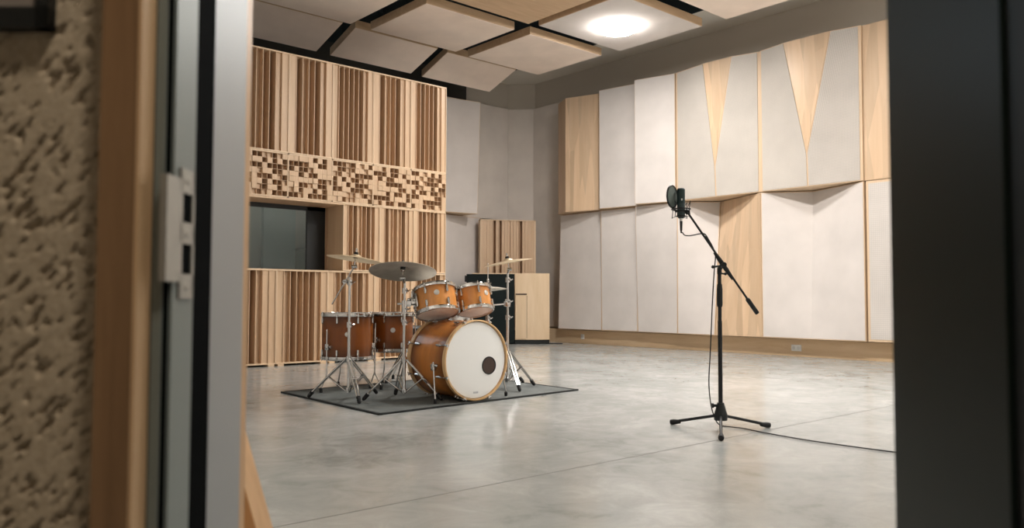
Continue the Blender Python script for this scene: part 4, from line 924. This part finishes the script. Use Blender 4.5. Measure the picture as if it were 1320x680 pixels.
b.cyl(mb + V((0, 0, 0.142)) - Rv * 0.015, mb + V((0, 0, 0.142)) - Rv * 0.045, 0.008, n=10); b.cyl(mb + V((0, 0, 0.142)) - Rv * 0.04, mb + V((0, 0, 0.142)) - Rv * 0.052, 0.014, n=10); b.obj('base_hub', 'black_plastic', ms)
for fx, fy in ((3.886, 2.951), (4.207, 2.525), (3.640, 2.455)):
    f = V((fx, fy, 0)); d = (f - mb).normalized(); b = B()
    b.tube([mb + d * 0.03 + V((0, 0, 0.083)), f + V((0, 0, 0.018))], 0.0085, 12); lg = b.obj('leg', 'black_metal', ms)
    b = B(); b.tube([f - d * 0.045 + V((0, 0, 0.023)), f + V((0, 0, 0.0168)), f + d * 0.016 + V((0, 0, 0.015))], [0.0115, 0.0165, 0.0145], 12); b.obj('rubber_foot', 'rubber', lg)
bt, bb_ = at(886, 273), at(976.5, 404)
bdir = (bb_ - bt).normalized(); pj = bt + bdir * (piv - bt).dot(bdir)
off = piv + V((0, 0, 0.012)) - pj; off -= Fh * 0.0
b = B(); b.tube([bt, bb_ - bdir * 0.02], 0.0062, 12); boom = b.obj('boom_arm', 'black_metal', ms)
b = B(); b.tube([bb_ - bdir * 0.105, bb_ - bdir * 0.10, bb_ - bdir * 0.005, bb_], [0.009, 0.0125, 0.0125, 0.010], 14); b.obj('counterweight', 'black_plastic', boom)
b = B(); b.tube([at(909, 304), at(914, 312)], 0.0088, 10); b.obj('cable_clip', 'black_plastic', boom)
pb = at(932, 341)
b = B(); b.tube([pb - bdir * 0.085, pb - bdir * 0.03, pb + bdir * 0.035, pb + bdir * 0.10], [0.0085, 0.013, 0.013, 0.0085], 14)
b.cyl(pb - Fh * 0.028, pb + Fh * 0.028, 0.014, n=16); b.tube([piv - V((0, 0, 0.03)), piv + V((0, 0, 0.0)), pb], [0.013, 0.014, 0.012], 12)
b.cyl(pb - Rv * 0.01 - V((0, 0, 0.006)), pb - Rv * 0.055 - V((0, 0, 0.012)), 0.006, n=8); b.ball(pb - Rv * 0.057 - V((0, 0, 0.012)), 0.010, n=8)
b.cyl(piv + V((0, 0, -0.025)), piv + Rv * 0.032 + V((0, 0, -0.028)), 0.005, n=8); b.ball(piv + Rv * 0.034 + V((0, 0, -0.028)), 0.009, n=8)
b.obj('pivot_joint', 'black_plastic', ms)
# microphone, shock mount, pop filter
mt, mbm = at(877.5, 242.5), at(878.0, 284)
mic = thing('studio_microphone', 'dark teal large-diaphragm microphone hanging in a wire shock mount', 'microphone', mbm)
mx_, my_ = mbm.x, mbm.y; zb2, zt2 = mbm.z + 0.012, mt.z; TM = Matrix.Translation((mx_, my_, 0)); rr = 0.0225
b = B(); b.lathe([(0, zb2), (0.015, zb2), (0.019, zb2 + 0.008), (rr, zb2 + 0.02), (rr, zb2 + 0.085), (0, zb2 + 0.085)], TM, 32); b.obj('body', 'mic_teal', mic)
b = B(); b.lathe([(0, zb2 + 0.085), (rr + 0.0008, zb2 + 0.085), (rr + 0.0008, zb2 + 0.091), (rr, zb2 + 0.092), (rr, zt2 - 0.006), (rr - 0.005, zt2), (0, zt2)], TM, 32); b.obj('grille', 'mic_grille', mic)
b = B(); q = V((mx_, my_, zb2 + 0.105)) + (-Fh) * (rr + 0.0005); b.box(q, (0.008, 0.002, 0.010), R3, 0.0006); b.obj('front_badge', 'chrome_dull', mic)
b = B(); b.cyl((mx_, my_, zb2 - 0.016), (mx_, my_, zb2 + 0.002), 0.0095, n=14); b.obj('connector', 'chrome_dull', mic)
sm = thing('shock_mount', 'wire cradle shock mount gripping the teal microphone on the boom tip', 'shock mount', (mx_, my_, zb2 + 0.02))
b = B(); T = Matrix.Translation((mx_, my_, zb2 + 0.052))
b.lathe([(0.050, -0.0035), (0.055, -0.0035), (0.055, 0.0035), (0.050, 0.0035)], T, 36, closed=True)
b.lathe([(rr + 0.001, -0.016), (rr + 0.005, -0.016), (rr + 0.005, -0.010), (rr + 0.001, -0.010)], T, 28, closed=True); b.lathe([(0.0225, -0.044), (rr + 0.004, -0.044), (rr + 0.004, -0.036), (0.0225, -0.036)], T, 28, closed=True)
b.obj('rings', 'black_metal', sm)
for k in range(4):
    a = PI / 4 + k * PI / 2 + YAW * 0 - 0.72; d = V((math.cos(a), math.sin(a), 0)); c0 = V((mx_, my_, zb2 + 0.052)); d2 = V((math.cos(a + 0.75), math.sin(a + 0.75), 0))
    b = B(); b.tube([c0 + d * 0.054 + V((0, 0, 0)), c0 + d * 0.060 + V((0, 0, 0.040)), c0 + d * 0.062 + V((0, 0, 0.044))], 0.0022, 6); b.tube([c0 + d * 0.054, c0 + d * 0.060 + V((0, 0, -0.045)), c0 + d * 0.062 + V((0, 0, -0.049))], 0.0022, 6)
    b.obj('prong', 'black_metal', sm)
    b = B()
    for sg, zo in ((1, 0.042), (-1, -0.047)):
        b.tube([c0 + d * 0.061 + V((0, 0, zo)), c0 + d2 * (rr + 0.004) + V((0, 0, -0.013 if sg > 0 else -0.040))], 0.0015, 6)
    b.obj('elastic', 'rubber', sm)
b = B(); c0 = V((mx_, my_, zb2 + 0.052)); b.tube([c0 + (bt - c0).normalized() * 0.052, bt], 0.009, 10); b.ball(bt, 0.015, n=12); b.cyl(bt - Fh * 0.025, bt + Fh * 0.025, 0.008, n=10); b.obj('swivel', 'black_plastic', sm)
pf = at(866.5, 253.3, D0 - 0.01); pn = (Rv * 0.80 - Fh * 0.62).normalized()
pop = thing('pop_filter', 'oval-looking grey mesh pop filter at the left of the microphone', 'pop filter', pf)
T = Matrix.Translation(pf) @ frame_z(pn); b = B(); b.lathe([(0, 0.003), (0.055, 0.002), (0.060, 0.0), (0.055, -0.002), (0, -0.003)], T, 40); b.obj('mesh', 'popmesh', pop)
b = B(); b.lathe([(0.059, -0.004), (0.0655, -0.004), (0.0655, 0.004), (0.059, 0.004)], T, 40, closed=True); b.obj('rim', 'black_plastic', pop)
b = B(); b.tube([pf - V((0, 0, 0.060)), at(869, 270), at(872, 273.5), c0 - Rv * 0.045], 0.0028, 8, smooth=4); b.obj('arm', 'black_metal', pop)
# cable
xl = V((mx_, my_, zb2 - 0.014))
mc = thing('microphone_cable', 'thin black cable hanging down the stand and trailing right over the floor', 'cable', V((mb.x, mb.y, 0)))
b = B(); b.cyl(xl, xl - V((0, 0, 0.055)), 0.0085, 0.0065, n=12); b.cyl(xl - V((0, 0, 0.055)), xl - V((0, 0, 0.07)), 0.005, 0.0035, n=10); b.obj('plug', 'black_metal', mc)
path = [xl - V((0, 0, 0.068)), at(879.6, 299.5), at(882.5, 302.8), at(888, 303.6), at(895, 302.6), at(902, 301.2), at(908.5, 301.5), at(914, 309.5), at(920, 321), at(922.2, 331), at(920.5, 352), at(918.3, 390), at(915.8, 450), at(913.8, 490), at(915.5, 515), at(919.5, 533, 4.50)]
path += [V((4.035, 2.735, 0.012)), V((4.045, 2.66, 0.006)), V((4.055, 2.585, 0.005)), V((4.01, 2.40, 0.005)), V((3.975, 2.155, 0.005)), V((3.975, 1.9, 0.005)), V((3.99, 1.68, 0.005)), V((4.03, 1.2, 0.005)), V((4.2, 0.6, 0.005))]
b = B(); b.tube(path, 0.0034, 8, smooth=6); b.obj('cord', 'rubber', mc)

# ------------------------------------------------------------------ world and view
w = bpy.data.worlds.new('World'); SC.world = w; w.use_nodes = True
w.node_tree.nodes['Background'].inputs[0].default_value = (0.6, 0.65, 0.7, 1); w.node_tree.nodes['Background'].inputs[1].default_value = 0.02
SC.view_settings.view_transform = 'Standard'; SC.view_settings.look = 'None'; SC.view_settings.gamma = 1.0; SC.view_settings.use_curve_mapping = False
SC.view_settings.exposure = 1.34
